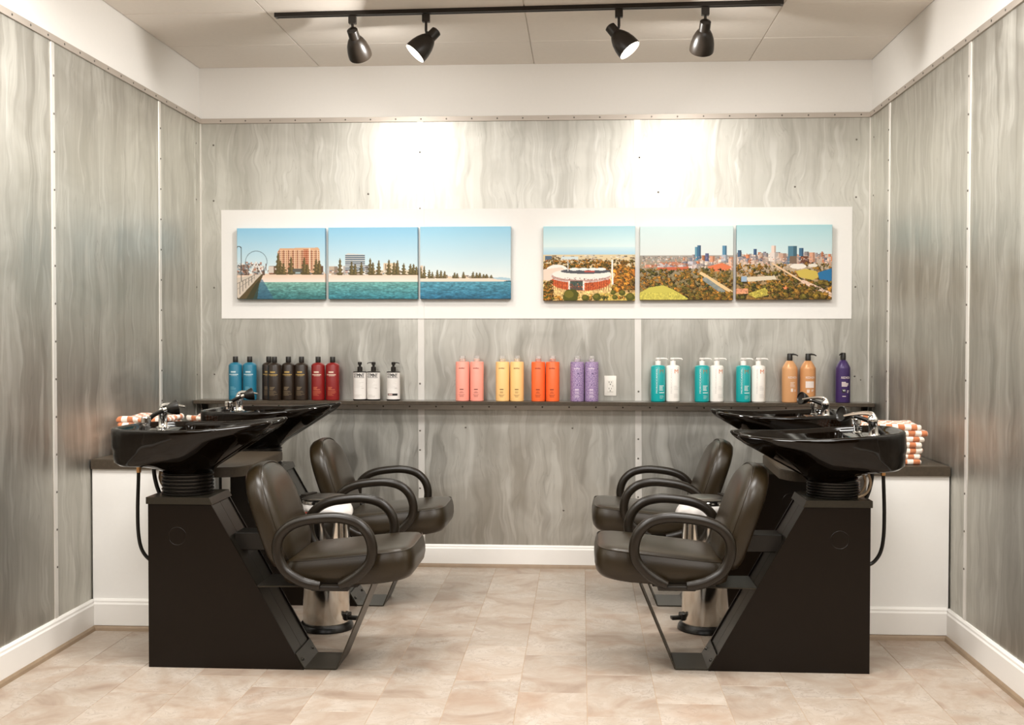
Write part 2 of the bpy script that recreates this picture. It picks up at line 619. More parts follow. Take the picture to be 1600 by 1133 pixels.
HLX, HRX = -1.835, 1.245      # inner faces of the low walls
HLY, HRY = -1.515, -1.45      # their front faces
bb = tag(run_x([(d, z + 0.018) for d, z in base_profile()], -SH, HLX, HRX).obj('baseboard_back', M_TRIMW), kind='structure')
run_x(shoe_profile(0.012), -SH, HLX, HRX).obj('shoe_moulding', M_SHOE, bb)
for nm, X, s, yy in [('left', XL, 1, HLY), ('right', XR, -1, HRY)]:
    b = tag(run_y([(SH + d, z + 0.018) for d, z in base_profile(0.118)], X, s, YF, yy).obj('baseboard_' + nm, M_TRIMW), kind='structure')
    run_y(shoe_profile(SH + 0.012), X, s, YF, yy).obj('shoe_moulding', M_SHOE, b)

# ------------------------------------------------------------------ low walls with countertops
for nm, x0, x1, yf, ztop in [('left', XL, HLX, HLY, 0.724), ('right', HRX, XR, HRY, 0.715)]:
    w = tag(MB().box(x0 + (0.012 if nm == 'left' else 0), x1 - (0.012 if nm == 'right' else 0), yf, -0.012, 0.0, ztop).obj('wall_half_' + nm, M_WALL), kind='structure')
    xa, xb = (x0 + 0.02, x1) if nm == 'left' else (x0, x1 - 0.02)
    b = tag(run_x([(d, z + 0.022) for d, z in base_profile(0.118)], yf, xa, xb).obj('baseboard_half_' + nm, M_TRIMW), kind='structure')
    run_x(shoe_profile(0.012), yf, xa, xb).obj('shoe_moulding', M_SHOE, b)


def counter_poly(s, x_wall, x_in, x_tip, y_front, y_tipf, y_tipb):
    """plan of the worktop: a ledge along the wall and a rounded tongue between the two wash units"""
    P = [(x_wall, -0.013), (x_wall, y_front), (x_in - s * 0.01, y_front)]
    a = catmull([(x_in - s * 0.01, y_front, 0), (x_in + s * 0.045, y_front - 0.09, 0), (x_in + s * 0.13, y_tipf + 0.035, 0), (x_in + s * 0.25, y_tipf, 0),
                 (x_tip - s * 0.045, y_tipf + 0.035, 0), (x_tip, y_tipf + 0.13, 0)], 5)[1:]
    P += [(p.x, p.y) for p in a]
    P += [(x_tip - s * 0.02, y_tipb), (x_in, y_tipb), (x_in, -0.013)]
    return P


def countertop(name, poly, z0, z1, label):
    bm = bmesh.new()
    vs = [bm.verts.new((p[0], p[1], z0)) for p in poly]
    f = bm.faces.new(vs)
    r = bmesh.ops.extrude_face_region(bm, geom=[f])
    for g in r['geom']:
        if isinstance(g, bmesh.types.BMVert):
            g.co.z = z1
    bmesh.ops.recalc_face_normals(bm, faces=bm.faces[:])
    tops = [e for e in bm.edges if all(abs(v.co.z - z1) < 1e-6 for v in e.verts)]
    bmesh.ops.bevel(bm, geom=tops, offset=0.003, segments=2, affect='EDGES')
    mb = MB()
    mb.add_bm(bm, True)
    o = mb.obj(name, M_COUNTER, None, 40)
    return tag(o, label, 'countertop', 'dark worktops on the low white walls')


countertop('countertop', counter_poly(1, XL + 0.011, HLX, -1.415, HLY - 0.012, -1.80, -1.10), 0.7245, 0.767,
           'dark laminate countertop on the low white wall at the left of the photo')
countertop('countertop', counter_poly(-1, XR - 0.011, HRX, 0.845, HRY - 0.012, -1.715, -1.01), 0.7155, 0.758,
           'dark laminate countertop on the low white wall at the right, under the towel stack')

# ------------------------------------------------------------------ long shelf on the back wall
SHZ = 0.957
sh = empty('wall_shelf', (0, 0, SHZ - 0.02))
tag(sh, 'long dark narrow shelf across the back wall holding the bottles', 'shelf')
MB().rbox(XL + 0.012, XR - 0.012, -0.165, -0.012, 0.0, 0.02, 0.002, 1).obj('board', M_COUNTER, sh)
MB().box(XL + 0.11, XR - 0.11, -0.017, -0.0105, -0.034, -0.0005).obj('mounting_strip', M_STRIP, sh)
for x in (XL + 0.035, XR - 0.035):
    MB().prism([(-0.012, -0.0005), (-0.06, -0.0005), (-0.045, -0.03), (-0.012, -0.07)], x - 0.012, x + 0.012, 'x').obj('end_bracket', M_BLACK_FLAT, sh)
mb = MB()
x = XL + 0.16
while x < XR - 0.1:
    mb.lathe([(0.005, 0), (0.005, 0.0015), (0.002, 0.003)], 8, (x, -0.017, -0.018), (0, -1, 0), False, True)
    x += 0.152
tag(mb.obj('screw_heads', M_SCREW, sh), kind='stuff')

# ------------------------------------------------------------------ white picture panel
wp = empty('picture_panel', (0, -0.012, 1.422))
tag(wp, 'long white panel on the back wall behind the six canvas prints', 'wall panel')
for a, b in [(-2.075, XA - 0.019), (XA + 0.019, XB - 0.019), (XB + 0.019, 1.506)]:
    MB().box(a, b, 0.0, 0.0055, 0.0, 0.625).obj('panel_board', M_WHITEPANEL, wp)
for a in (XA, XB):
    MB().box(a - 0.0188, a + 0.0188, -0.003, 0.0023, 0.0, 0.625).obj('seam_cover', M_WHITEPANEL, wp)


# ------------------------------------------------------------------ canvas prints (painted per vertex)
class Pic:
    def __init__(self, w, h, seed):
        self.w, self.h = w, h
        self.X, self.Y = np.meshgrid(np.linspace(0, 1, w), np.linspace(0, 1, h))   # y down
        self.a = np.zeros((h, w, 3))
        self.r = np.random.RandomState(seed)

    def noise(self, sx, sy, octv=3):
        out = np.zeros((self.h, self.w))
        amp, tot = 1.0, 0.0
        for o in range(octv):
            gx, gy = int(sx * 2 ** o) + 2, int(sy * 2 ** o) + 2
            g = self.r.rand(gy + 1, gx + 1)
            fx, fy = self.X * (gx - 1), self.Y * (gy - 1)
            ix, iy = fx.astype(int), fy.astype(int)
            tx, ty = fx - ix, fy - iy
            v = g[iy, ix] * (1 - tx) * (1 - ty) + g[iy, ix + 1] * tx * (1 - ty) + g[iy + 1, ix] * (1 - tx) * ty + g[iy + 1, ix + 1] * tx * ty
            out += v * amp
            tot += amp
            amp *= 0.6
        return out / tot

    def put(self, m, c, k=1.0):
        m = np.clip(m, 0, 1)[..., None] * k
        c = np.asarray(c, float)
        self.a = self.a * (1 - m) + c * m

    def grad(self, y0, y1, c0, c1):
        t = np.clip((self.Y - y0) / (y1 - y0), 0, 1)[..., None]
        m = ((self.Y >= y0) & (self.Y <= y1))[..., None]
        self.a = np.where(m, np.array(c0, float) * (1 - t) + np.array(c1, float) * t, self.a)

    def rect(self, x0, y0, x1, y1, c, k=1.0):
        self.put(((self.X >= x0) & (self.X <= x1) & (self.Y >= y0) & (self.Y <= y1)).astype(float), c, k)

    def poly(self, pts, c, k=1.0):
        inside = np.zeros((self.h, self.w), bool)
        n = len(pts)
        for i in range(n):
            (xa, ya), (xb, yb) = pts[i], pts[(i + 1) % n]
            if ya == yb:
                continue
            cond = ((ya > self.Y) != (yb > self.Y)) & (self.X < (xb - xa) * (self.Y - ya) / (yb - ya) + xa)
            inside ^= cond
        self.put(inside.astype(float), c, k)

    def ell(self, cx, cy, rx, ry, c, k=1.0, rough=0.0):
        d = ((self.X - cx) / rx) ** 2 + ((self.Y - cy) / ry) ** 2
        if rough:
            d = d + (self.noise(25, 20, 2) - 0.5) * rough
        self.put((d < 1).astype(float), c, k)

    def line(self, x0, y0, x1, y1, w, c, k=1.0):
        dx, dy = x1 - x0, (y1 - y0)
        t = np.clip(((self.X - x0) * dx + (self.Y - y0) * dy) / (dx * dx + dy * dy + 1e-9), 0, 1)
        d = np.hypot(self.X - x0 - t * dx, self.Y - y0 - t * dy)
        self.put((d < w).astype(float), c, k)

    def tree(self, x, yb, h, w, c=(88, 78, 48)):
        t = (yb - self.Y) / h
        half = w * 0.95 * (1 - t) ** 0.8 * (0.8 + 0.35 * np.sin(t * 26 + x * 90)) + w * 0.1
        half = half * (0.8 + 0.5 * self.noise(60, 60, 1))
        self.put(((t > 0) & (t < 1) & (np.abs(self.X - x) < half)).astype(float), c, 0.92)
        self.put(((t > 0.1) & (t < 1) & (np.abs(self.X - x - 0.25 * w) < half * 0.35)).astype(float), (140, 118, 74), 0.55)

    def mul(self, m, n, amt):
        k = np.where(m, 1 + (n - 0.5) * amt, 1.0)[..., None]
        self.a = self.a * k


def sky_beach(p):
    p.grad(0.0, 0.67, (142, 196, 224), (222, 230, 228))


def water(p, c0, c1):
    p.grad(0.758, 1.0, c0, c1)
    n = p.noise(44, 110, 2)
    p.mul(p.Y > 0.765, n, 0.55)
    n = p.noise(16, 50, 2)
    p.mul(p.Y > 0.80, n, 0.45)


def blocks(p, x0, x1, y0, y1, n, cols, hmin, hmax, wmin, wmax):
    for _ in range(n):
        x = p.r.uniform(x0, x1)
        h = p.r.uniform(hmin, hmax)
        w = p.r.uniform(wmin, wmax)
        y = p.r.uniform(y0, y1)
        c = np.array(cols[p.r.randint(len(cols))], float) * p.r.uniform(0.85, 1.08)
        p.rect(x, y - h, x + w, y, c)
        p.rect(x + w * 0.6, y - h, x + w, y, c * 0.75)


def clutter(p, x0, x1, y0, y1, n, cols, wmax=0.03, hmax=0.03):
    for _ in range(n):
        x, y = p.r.uniform(x0, x1), p.r.uniform(y0, y1)
        p.rect(x, y, x + p.r.uniform(0.004, wmax), y + p.r.uniform(0.006, hmax), cols[p.r.randint(len(cols))], 0.9)


TOWN = [(236, 228, 220), (206, 194, 182), (150, 128, 112), (92, 78, 68), (176, 120, 96), (120, 132, 140)]


def foliage(p, n, x0, x1, y0, y1, rmin, rmax, cols, order=True):
    n = int(n * 1.5)
    wx = p.X + (p.noise(70, 56, 2) - 0.5) * 0.045
    wy = p.Y + (p.noise(70, 56, 2) - 0.5) * 0.045
    spots = sorted((p.r.uniform(y0, y1), p.r.uniform(x0, x1)) for _ in range(n))
    for y, x in spots:
        k = (y - y0) / max(1e-6, y1 - y0)
        r = 0.82 * lerp(rmin, rmax, k) * p.r.uniform(0.6, 1.3)
        c = np.array(cols[p.r.randint(len(cols))], float) * p.r.uniform(0.8, 1.12)
        R_ = r + 0.03
        a0, a1 = max(0, int((y - R_) * p.h)), min(p.h, int((y + R_) * p.h) + 2)
        b0, b1 = max(0, int((x - R_) * p.w)), min(p.w, int((x + R_) * p.w) + 2)
        if a1 <= a0 or b1 <= b0:
            continue
        X, Y = wx[a0:a1, b0:b1], wy[a0:a1, b0:b1]
        sub = p.a[a0:a1, b0:b1]
        sub[np.hypot(X - x, (Y - y)) < r] = c * 0.55
        sub[np.hypot(X - x + r * 0.2, (Y - y) + r * 0.28) < r * 0.70] = c
        sub[np.hypot(X - x + r * 0.3, (Y - y) + r * 0.42) < r * 0.34] = np.minimum(255, c * 1.25)
    p.mul(p.Y > y0, p.noise(90, 70, 2), 0.45)


def pic1(p):
    sky_beach(p)
    p.grad(0.64, 0.76, (226, 196, 170), (236, 220, 208))
    water(p, (126, 172, 158), (58, 112, 116))
    blocks(p, 0.0, 0.27, 0.66, 0.66, 16, [(226, 216, 206), (196, 184, 172), (160, 130, 112), (120, 96, 84)], 0.04, 0.17, 0.03, 0.07)
    clutter(p, 0.0, 0.28, 0.47, 0.64, 130, TOWN)
    p.rect(0.37, 0.53, 0.98, 0.65, (104, 76, 58))
    clutter(p, 0.34, 0.98, 0.54, 0.64, 60, TOWN)
    p.rect(0.36, 0.54, 0.42, 0.63, (210, 196, 182))
    p.poly([(0.46, 0.34), (0.49, 0.285), (0.92, 0.275), (0.94, 0.30), (0.945, 0.63), (0.46, 0.63)], (214, 170, 134))
    for i in range(9):
        x = 0.475 + i * 0.052
        p.rect(x, 0.31, x + 0.017, 0.60, (150, 92, 66), 0.85)
        p.rect(x + 0.017, 0.31, x + 0.026, 0.60, (240, 212, 182), 0.9)
    p.rect(0.755, 0.30, 0.815, 0.60, (172, 84, 52), 0.75)
    p.rect(0.82, 0.285, 0.835, 0.62, (236, 206, 180))
    for i in range(22):
        for j in range(11):
            p.rect(0.475 + i * 0.0213, 0.322 + j * 0.027, 0.483 + i * 0.0213, 0.337 + j * 0.027, (112, 66, 48), 0.55)
    for j in range(11):
        y = 0.315 + j * 0.027
        p.rect(0.465, y, 0.94, y + 0.008, (238, 206, 174), 0.7)
    p.rect(0.58, 0.57, 0.76, 0.65, (96, 92, 84))
    p.rect(0.59, 0.62, 0.72, 0.64, (160, 176, 176))
    for x, h in [(0.468, 0.30), (0.495, 0.2), (0.53, 0.16), (0.615, 0.25), (0.765, 0.24), (0.80, 0.15), (0.90, 0.22), (0.935, 0.2)]:
        p.tree(x, 0.655, h, 0.040)
    d = np.hypot((p.X - 0.22), (p.Y - 0.475) * 0.80)
    p.put((np.abs(d - 0.122) < 0.0045).astype(float), (112, 132, 142), 0.8)
    p.line(0.22, 0.475, 0.15, 0.64, 0.006, (226, 224, 220))
    p.line(0.22, 0.475, 0.28, 0.64, 0.006, (226, 224, 220))
    p.rect(0.325, 0.50, 0.335, 0.60, (110, 80, 62))
    p.poly([(0.12, 1.0), (0.25, 0.73), (0.29, 0.72), (0.42, 1.0)], (58, 92, 124), 0.6)
    p.poly([(0.0, 0.74), (0.27, 0.64), (0.30, 0.655), (0.18, 1.0), (0.0, 1.0)], (92, 78, 52))
    p.poly([(0.0, 0.70), (0.20, 0.655), (0.28, 0.645), (0.02, 0.99), (0.0, 0.97)], (206, 192, 176))
    for k in range(7):
        t = k / 6
        p.line(lerp(0.0, 0.2, t), lerp(0.78, 0.66, t), lerp(0.0, 0.2, t), lerp(0.97, 0.72, t), 0.004, (120, 112, 104))
    p.line(0, 0.78, 0.2, 0.66, 0.004, (120, 112, 104))
    p.line(0, 0.86, 0.2, 0.69, 0.003, (140, 132, 124))
    p.line(0.05, 0.27, 0.05, 0.74, 0.005, (78, 84, 84))
    d = np.hypot(p.X - 0.022, (p.Y - 0.285) * 0.9)
    p.put(((np.abs(d - 0.026) < 0.005) & (p.Y < 0.29)).astype(float), (78, 84, 84))
    p.poly([(0.1, 1.0), (0.2, 0.80), (0.26, 0.72), (0.23, 1.0)], (54, 58, 40), 0.7)


def pic2(p):
    sky_beach(p)
    p.grad(0.64, 0.76, (228, 200, 178), (238, 222, 210))
    water(p, (112, 164, 156), (56, 118, 132))
    blocks(p, 0.0, 0.45, 0.66, 0.66, 10, [(228, 220, 212), (206, 196, 186), (190, 170, 150)], 0.05, 0.13, 0.06, 0.12)
    p.poly([(0.19, 0.38), (0.22, 0.36), (0.41, 0.38), (0.41, 0.62), (0.19, 0.62)], (206, 206, 202))
    for j in range(8):
        p.rect(0.19, 0.385 + j * 0.029, 0.41, 0.40 + j * 0.029, (74, 92, 108))
    for j in range(5):
        p.rect(0.41, 0.53 + j * 0.026, 0.45, 0.542 + j * 0.026, (60, 56, 54))
    p.rect(0.62, 0.50, 0.765, 0.66, (216, 196, 166))
    for x in (0.635, 0.665, 0.735, 0.752):
        p.rect(x, 0.51, x + 0.012, 0.65, (126, 104, 84), 0.8)
    p.rect(0.45, 0.60, 0.99, 0.665, (214, 198, 172))
    clutter(p, 0.0, 0.99, 0.585, 0.65, 110, TOWN, 0.03, 0.02)
    for x, h in [(0.13, 0.24), (0.26, 0.20), (0.30, 0.16), (0.37, 0.18), (0.47, 0.24), (0.50, 0.18), (0.565, 0.21), (0.68, 0.22), (0.735, 0.18), (0.775, 0.21), (0.845, 0.17), (0.92, 0.16), (0.955, 0.16), (0.985, 0.12)]:
        p.tree(x, 0.67, h, 0.034)


def pic3(p):
    p.grad(0.0, 0.75, (152, 204, 228), (230, 231, 226))
    p.poly([(0, 0.68), (0.9, 0.715), (1.0, 0.735), (0.9, 0.765), (0, 0.765)], (232, 212, 194))
    p.poly([(0.78, 0.71), (0.9, 0.70), (1.0, 0.715), (1.0, 0.75), (0.85, 0.73)], (170, 196, 206))
    water(p, (92, 152, 168), (46, 100, 128))
    p.rect(0.0, 0.54, 0.03, 0.70, (218, 198, 176))
    blocks(p, 0.06, 0.72, 0.71, 0.715, 12, [(232, 220, 200), (214, 190, 160), (190, 160, 130)], 0.02, 0.05, 0.04, 0.09)
    clutter(p, 0.03, 0.75, 0.685, 0.705, 50, TOWN, 0.03, 0.012)
    for x, h in [(0.005, 0.16), (0.045, 0.17), (0.10, 0.12), (0.135, 0.09), (0.19, 0.12), (0.23, 0.11), (0.27, 0.10), (0.38, 0.08), (0.41, 0.07), (0.48, 0.09), (0.585, 0.09), (0.625, 0.08), (0.66, 0.08), (0.70, 0.06), (0.735, 0.06), (0.785, 0.045)]:
        p.tree(x, 0.715, h, 0.026)


TREES = [(150, 104, 40), (112, 88, 34), (176, 116, 44), (86, 80, 34), (132, 96, 46)]


def sky_city(p, c0=(168, 208, 222), c1=(222, 230, 226)):
    p.grad(0.0, 0.40, c0, c1)


def pic4(p):
    p.grad(0.0, 0.28, (174, 214, 224), (216, 232, 230))
    p.grad(0.28, 0.38, (206, 226, 228), (170, 204, 220))
    p.grad(0.38, 1.0, (214, 196, 160), (222, 180, 110))
    blocks(p, 0.0, 1.0, 0.40, 0.46, 60, [(222, 214, 204), (186, 170, 150), (150, 120, 96), (120, 96, 70)], 0.005, 0.02, 0.01, 0.05)
    p.rect(0.02, 0.395, 0.09, 0.46, (84, 104, 122))
    p.rect(0.20, 0.41, 0.38, 0.445, (204, 214, 214))
    foliage(p, 240, 0.0, 1.0, 0.45, 0.60, 0.016, 0.026, TREES)
    foliage(p, 90, 0.78, 1.0, 0.58, 0.86, 0.03, 0.045, [(196, 128, 46), (170, 104, 38), (120, 92, 36)])
    p.ell(0.15, 0.60, 0.12, 0.085, (238, 230, 220))
    p.poly([(0.0, 0.58), (0.2, 0.55), (0.28, 0.62), (0.08, 0.74), (0.0, 0.72)], (228, 206, 188))
    p.ell(0.41, 0.745, 0.325, 0.125, (196, 92, 50))
    for i in range(26):
        x = 0.11 + i * 0.024
        p.line(x, 0.72, x, 0.86, 0.004, (132, 60, 36), 0.6)
    p.ell(0.41, 0.665, 0.335, 0.095, (222, 206, 196))
    p.ell(0.41, 0.675, 0.32, 0.075, (156, 96, 84), 0.5)
    p.ell(0.42, 0.645, 0.32, 0.075, (232, 226, 216))
    p.ell(0.46, 0.605, 0.27, 0.035, (84, 84, 90))
    p.rect(0.45, 0.595, 0.56, 0.62, (176, 80, 70))
    for x in (0.34, 0.44, 0.54, 0.63):
        p.ell(x, 0.578, 0.055, 0.018, (240, 236, 228))
    p.rect(0.285, 0.73, 0.445, 0.86, (88, 78, 70))
    p.rect(0.29, 0.75, 0.44, 0.80, (70, 84, 76))
    for x in (0.283, 0.44):
        p.rect(x - 0.008, 0.73, x + 0.008, 0.86, (232, 222, 210))
    clutter(p, 0.10, 0.72, 0.69, 0.72, 80, [(150, 96, 84), (236, 226, 218), (120, 70, 60)], 0.012, 0.012)
    clutter(p, 0.12, 0.72, 0.77, 0.83, 90, [(150, 66, 40), (222, 122, 70), (110, 50, 32)], 0.012, 0.012)
    p.line(0.27, 0.45, 0.27, 0.60, 0.005, (226, 220, 212))
    p.line(0.75, 0.46, 0.755, 0.78, 0.008, (236, 230, 220))
    p.put(((p.Y > 0.86) & (np.abs(p.X - 0.5) < 0.6)).astype(float) * (p.noise(20, 10, 3) > 0.48), (226, 186, 124), 0.7)
    p.put(((p.Y > 0.90) & (p.X > 0.6)).astype(float), (190, 170, 72), 0.6)
    foliage(p, 60, 0.0, 0.10, 0.74, 1.0, 0.02, 0.03, TREES)
    foliage(p, 40, 0.0, 1.0, 0.92, 0.985, 0.014, 0.024, [(96, 92, 36), (190, 130, 50), (206, 150, 70)])
    for x, y, r in [(0.30, 0.94, 0.085), (0.46, 0.965, 0.04), (0.585, 0.955, 0.045), (0.76, 0.89, 0.03), (0.86, 0.895, 0.035), (0.95, 0.955, 0.05), (0.78, 0.955, 0.03)]:
        p.ell(x, y, r, r * 1.15, (82, 82, 30), 1.0, 0.6)
        p.ell(x - r * 0.2, y - r * 0.3, r * 0.6, r * 0.6, (116, 108, 40), 0.8, 0.6)


CITY = [(222, 190, 168), (200, 176, 160), (232, 214, 200), (150, 140, 140), (206, 130, 90), (120, 120, 132)]


def pic5(p):
    sky_city(p, (206, 226, 226), (216, 220, 216))
    p.grad(0.40, 1.0, (158, 150, 140), (120, 98, 44))
    blocks(p, 0.0, 1.0, 0.42, 0.47, 90, [(190, 186, 182), (150, 142, 138), (120, 110, 100)], 0.005, 0.02, 0.008, 0.03)
    blocks(p, 0.45, 1.0, 0.46, 0.56, 60, CITY, 0.03, 0.08, 0.02, 0.06)
    blocks(p, 0.05, 0.6, 0.52, 0.58, 30, [(206, 200, 206), (196, 130, 100), (222, 206, 200)], 0.015, 0.045, 0.05, 0.12)
    for x0, y0, x1, y1, c in [(0.59, 0.285, 0.622, 0.47, (96, 146, 166)), (0.615, 0.26, 0.655, 0.45, (66, 104, 134)), (0.885, 0.265, 0.93, 0.40, (92, 138, 166)), (0.70, 0.37, 0.74, 0.48, (92, 96, 130)), (0.745, 0.41, 0.80, 0.49, (214, 150, 116)), (0.87, 0.39, 0.94, 0.48, (176, 180, 188)), (0.95, 0.44, 1.0, 0.60, (222, 176, 150))]:
        p.rect(x0, y0, x1, y1, c)
        p.rect(lerp(x0, x1, .65), y0, x1, y1, np.array(c) * 0.75)
    clutter(p, 0.0, 1.0, 0.41, 0.56, 260, CITY, 0.02, 0.014)
    p.poly([(0.18, 0.56), (0.52, 0.55), (0.54, 0.60), (0.2, 0.60)], (196, 100, 70))
    p.poly([(0.72, 0.55), (0.88, 0.50), (0.98, 0.55), (0.95, 0.60), (0.78, 0.62)], (216, 118, 78))
    foliage(p, 330, 0.0, 1.0, 0.58, 0.98, 0.02, 0.036, [(128, 100, 40), (96, 84, 34), (150, 106, 42), (76, 74, 34), (170, 116, 46)])
    p.poly([(0.0, 0.90), (0.10, 0.83), (0.25, 0.80), (0.36, 0.86), (0.52, 0.98), (0.5, 1.0), (0.0, 1.0)], (196, 184, 84))
    p.line(0.66, 0.64, 0.99, 0.90, 0.020, (222, 190, 140))
    p.line(0.70, 0.72, 0.90, 0.90, 0.028, (136, 150, 156), 0.8)
    foliage(p, 60, 0.55, 1.0, 0.90, 1.0, 0.03, 0.04, [(150, 106, 40), (106, 90, 36)])
    p.poly([(0.62, 0.60), (1.0, 0.62), (1.0, 0.72), (0.86, 0.74)], (150, 120, 52), 0.3)


def pic6(p):
    sky_city(p, (168, 208, 214), (206, 222, 222))
    p.grad(0.39, 1.0, (196, 182, 170), (140, 104, 50))
    blocks(p, 0.0, 1.0, 0.40, 0.48, 110, CITY, 0.01, 0.06, 0.015, 0.05)
    blocks(p, 0.0, 1.0, 0.47, 0.53, 60, CITY, 0.03, 0.08, 0.03, 0.07)
    for x0, y0, x1, y1, c in [(0.01, 0.34, 0.05, 0.43, (74, 98, 124)), (0.175, 0.32, 0.21, 0.40, (66, 92, 126)), (0.365, 0.28, 0.41, 0.40, (232, 204, 188)), (0.345, 0.37, 0.435, 0.49, (222, 208, 198)),
                              (0.54, 0.285, 0.63, 0.52, (84, 124, 142)), (0.655, 0.31, 0.70, 0.42, (70, 106, 136)), (0.67, 0.42, 0.80, 0.52, (104, 66, 50)), (0.76, 0.37, 0.82, 0.50, (214, 160, 130)), (0.44, 0.38, 0.52, 0.48, (196, 160, 140))]:
        p.rect(x0, y0, x1, y1, c)
        p.rect(lerp(x0, x1, .6), y0, x1, y1, np.array(c) * 0.78)
    clutter(p, 0.0, 1.0, 0.42, 0.53, 300, CITY, 0.018, 0.014)
    p.rect(0.555, 0.42, 0.63, 0.52, (120, 100, 84))
    foliage(p, 330, 0.0, 1.0, 0.52, 0.98, 0.018, 0.034, [(132, 104, 40), (96, 86, 34), (160, 112, 44), (80, 76, 34), (172, 122, 48)])
    p.ell(0.645, 0.555, 0.085, 0.035, (232, 222, 208))
    p.ell(0.80, 0.545, 0.05, 0.022, (226, 216, 202))
    p.poly([(0.62, 0.62), (0.72, 0.59), (0.84, 0.62), (0.86, 0.70), (0.80, 0.74), (0.66, 0.70)], (200, 176, 84))
    p.poly([(0.85, 0.64), (1.0, 0.58), (1.0, 0.80), (0.93, 0.83), (0.87, 0.74)], (44, 110, 156))
    p.line(0.38, 0.52, 0.72, 0.78, 0.010, (222, 188, 150))
    p.line(0.70, 0.76, 1.0, 0.94, 0.024, (220, 190, 168))
    p.poly([(0.1, 0.70), (0.40, 0.68), (0.42, 0.73), (0.12, 0.76)], (214, 200, 176))
    p.rect(0.05, 0.69, 0.11, 0.76, (150, 170, 190))
    p.poly([(0.12, 0.92), (0.30, 0.84), (0.36, 0.93), (0.2, 0.98)], (184, 168, 74))
    p.rect(0.0, 0.85, 0.12, 0.92, (220, 150, 112))
    p.poly([(0.44, 0.86), (0.50, 0.82), (0.58, 0.86)], (222, 130, 84))
    foliage(p, 40, 0.34, 0.95, 0.80, 0.98, 0.03, 0.045, [(120, 96, 36), (90, 80, 32), (150, 110, 46)])
    foliage(p, 14, 0.88, 1.0, 0.76, 0.80, 0.03, 0.04, [(120, 100, 40)])


def make_canvas_mat():
    m = mat('printed_canvas', rough=0.55, spec=0.25)
    k = NT(m)
    at = k.n('ShaderNodeAttribute', attribute_name='print')
    k.link(at.outputs['Color'], k.b.inputs['Base Color'])
    return m


M_CANVAS = make_canvas_mat()
CAN = [(-1.972, -1.462, 1.532, 1.938, pic1, 'square canvas print of beachfront hotel, pier and big wheel, leftmost on wall'),
       (-1.442, -0.930, 1.533, 1.940, pic2, 'canvas print of beach with striped tower block and pine trees'),
       (-0.915, -0.400, 1.533, 1.942, pic3, 'canvas print of blue sea with low pine shoreline and wide sky'),
       (-0.216, 0.300, 1.523, 1.941, pic4, 'canvas print of round stadium among autumn trees'),
       (0.327, 0.845, 1.526, 1.940, pic5, 'canvas print of parkland with yellow lawn before a hazy skyline'),
       (0.864, 1.389, 1.528, 1.944, pic6, 'canvas print of city towers with blue lake corner, rightmost on wall')]
for i, (x0, x1, z0, z1, fn, lab) in enumerate(CAN):
    W, H = 236, 186
    p = Pic(W, H, 11 + i)
    fn(p)
    a = np.clip(p.a, 0, 255) / 255.0
    a = np.where(a <= 0.04045, a / 12.92, ((a + 0.055) / 1.055) ** 2.4)
    vs, fs = [], []
    root = empty('canvas_print', ((x0 + x1) / 2, -0.0155, z0))
    tag(root, lab, 'picture', 'six canvas prints on the white panel')
    hw, hh = (x1 - x0) / 2, z1 - z0
    D = 0.036
    # front grid + wrapped sides carrying the border colours
    bev = 0.003
    gx = np.linspace(-hw, hw, W)
    gz = np.linspace(hh, 0, H)
    verts, cols = [], []
    for r in range(H):
        for c in range(W):
            e = min(min(c, W - 1 - c) / 1.0, min(r, H - 1 - r) / 1.0)
            verts.append((gx[c], -D + (bev * 0.5 if e < 1 else 0), gz[r]))
            cols.append(a[r, c])
    faces = [(r * W + c, r * W + c + 1, (r + 1) * W + c + 1, (r + 1) * W + c) for r in range(H - 1) for c in range(W - 1)]
    loop = [(0, c) for c in range(W)] + [(r, W - 1) for r in range(1, H)] + [(H - 1, c) for c in range(W - 2, -1, -1)] + [(r, 0) for r in range(H - 2, 0, -1)]
    b0 = len(verts)
    for (r, c) in loop:
        verts.append((gx[c], 0.0, gz[r]))
        cols.append(a[r, c] * 0.9)
    n = len(loop)
    for j in range(n):
        r0, c0 = loop[j]
        r1, c1 = loop[(j + 1) % n]
        faces.append((r1 * W + c1, r0 * W + c0, b0 + j, b0 + (j + 1) % n))
    me = bpy.data.meshes.new('printed_face')
    me.from_pydata(verts, [], faces)
    ca = me.color_attributes.new('print', 'FLOAT_COLOR', 'POINT')
    buf = np.ones((len(verts), 4), np.float32)
    buf[:, :3] = np.array(cols)
    ca.data.foreach_set('color', buf.ravel())
    me.materials.append(M_CANVAS)
    me.update()
    link('printed_face', me, root)
    MB().box(-hw + 0.004, hw - 0.004, -0.02, -0.0005, 0.004, hh - 0.004).obj('stretcher_frame', MATS['white_enamel_inside'], root)


# ------------------------------------------------------------------ shampoo stations
def superpt(t, a, b, n):
    c, s = math.cos(t), math.sin(t)
    return (math.copysign(abs(c) ** (2 / n), c) * a, math.copysign(abs(s) ** (2 / n), s) * b)


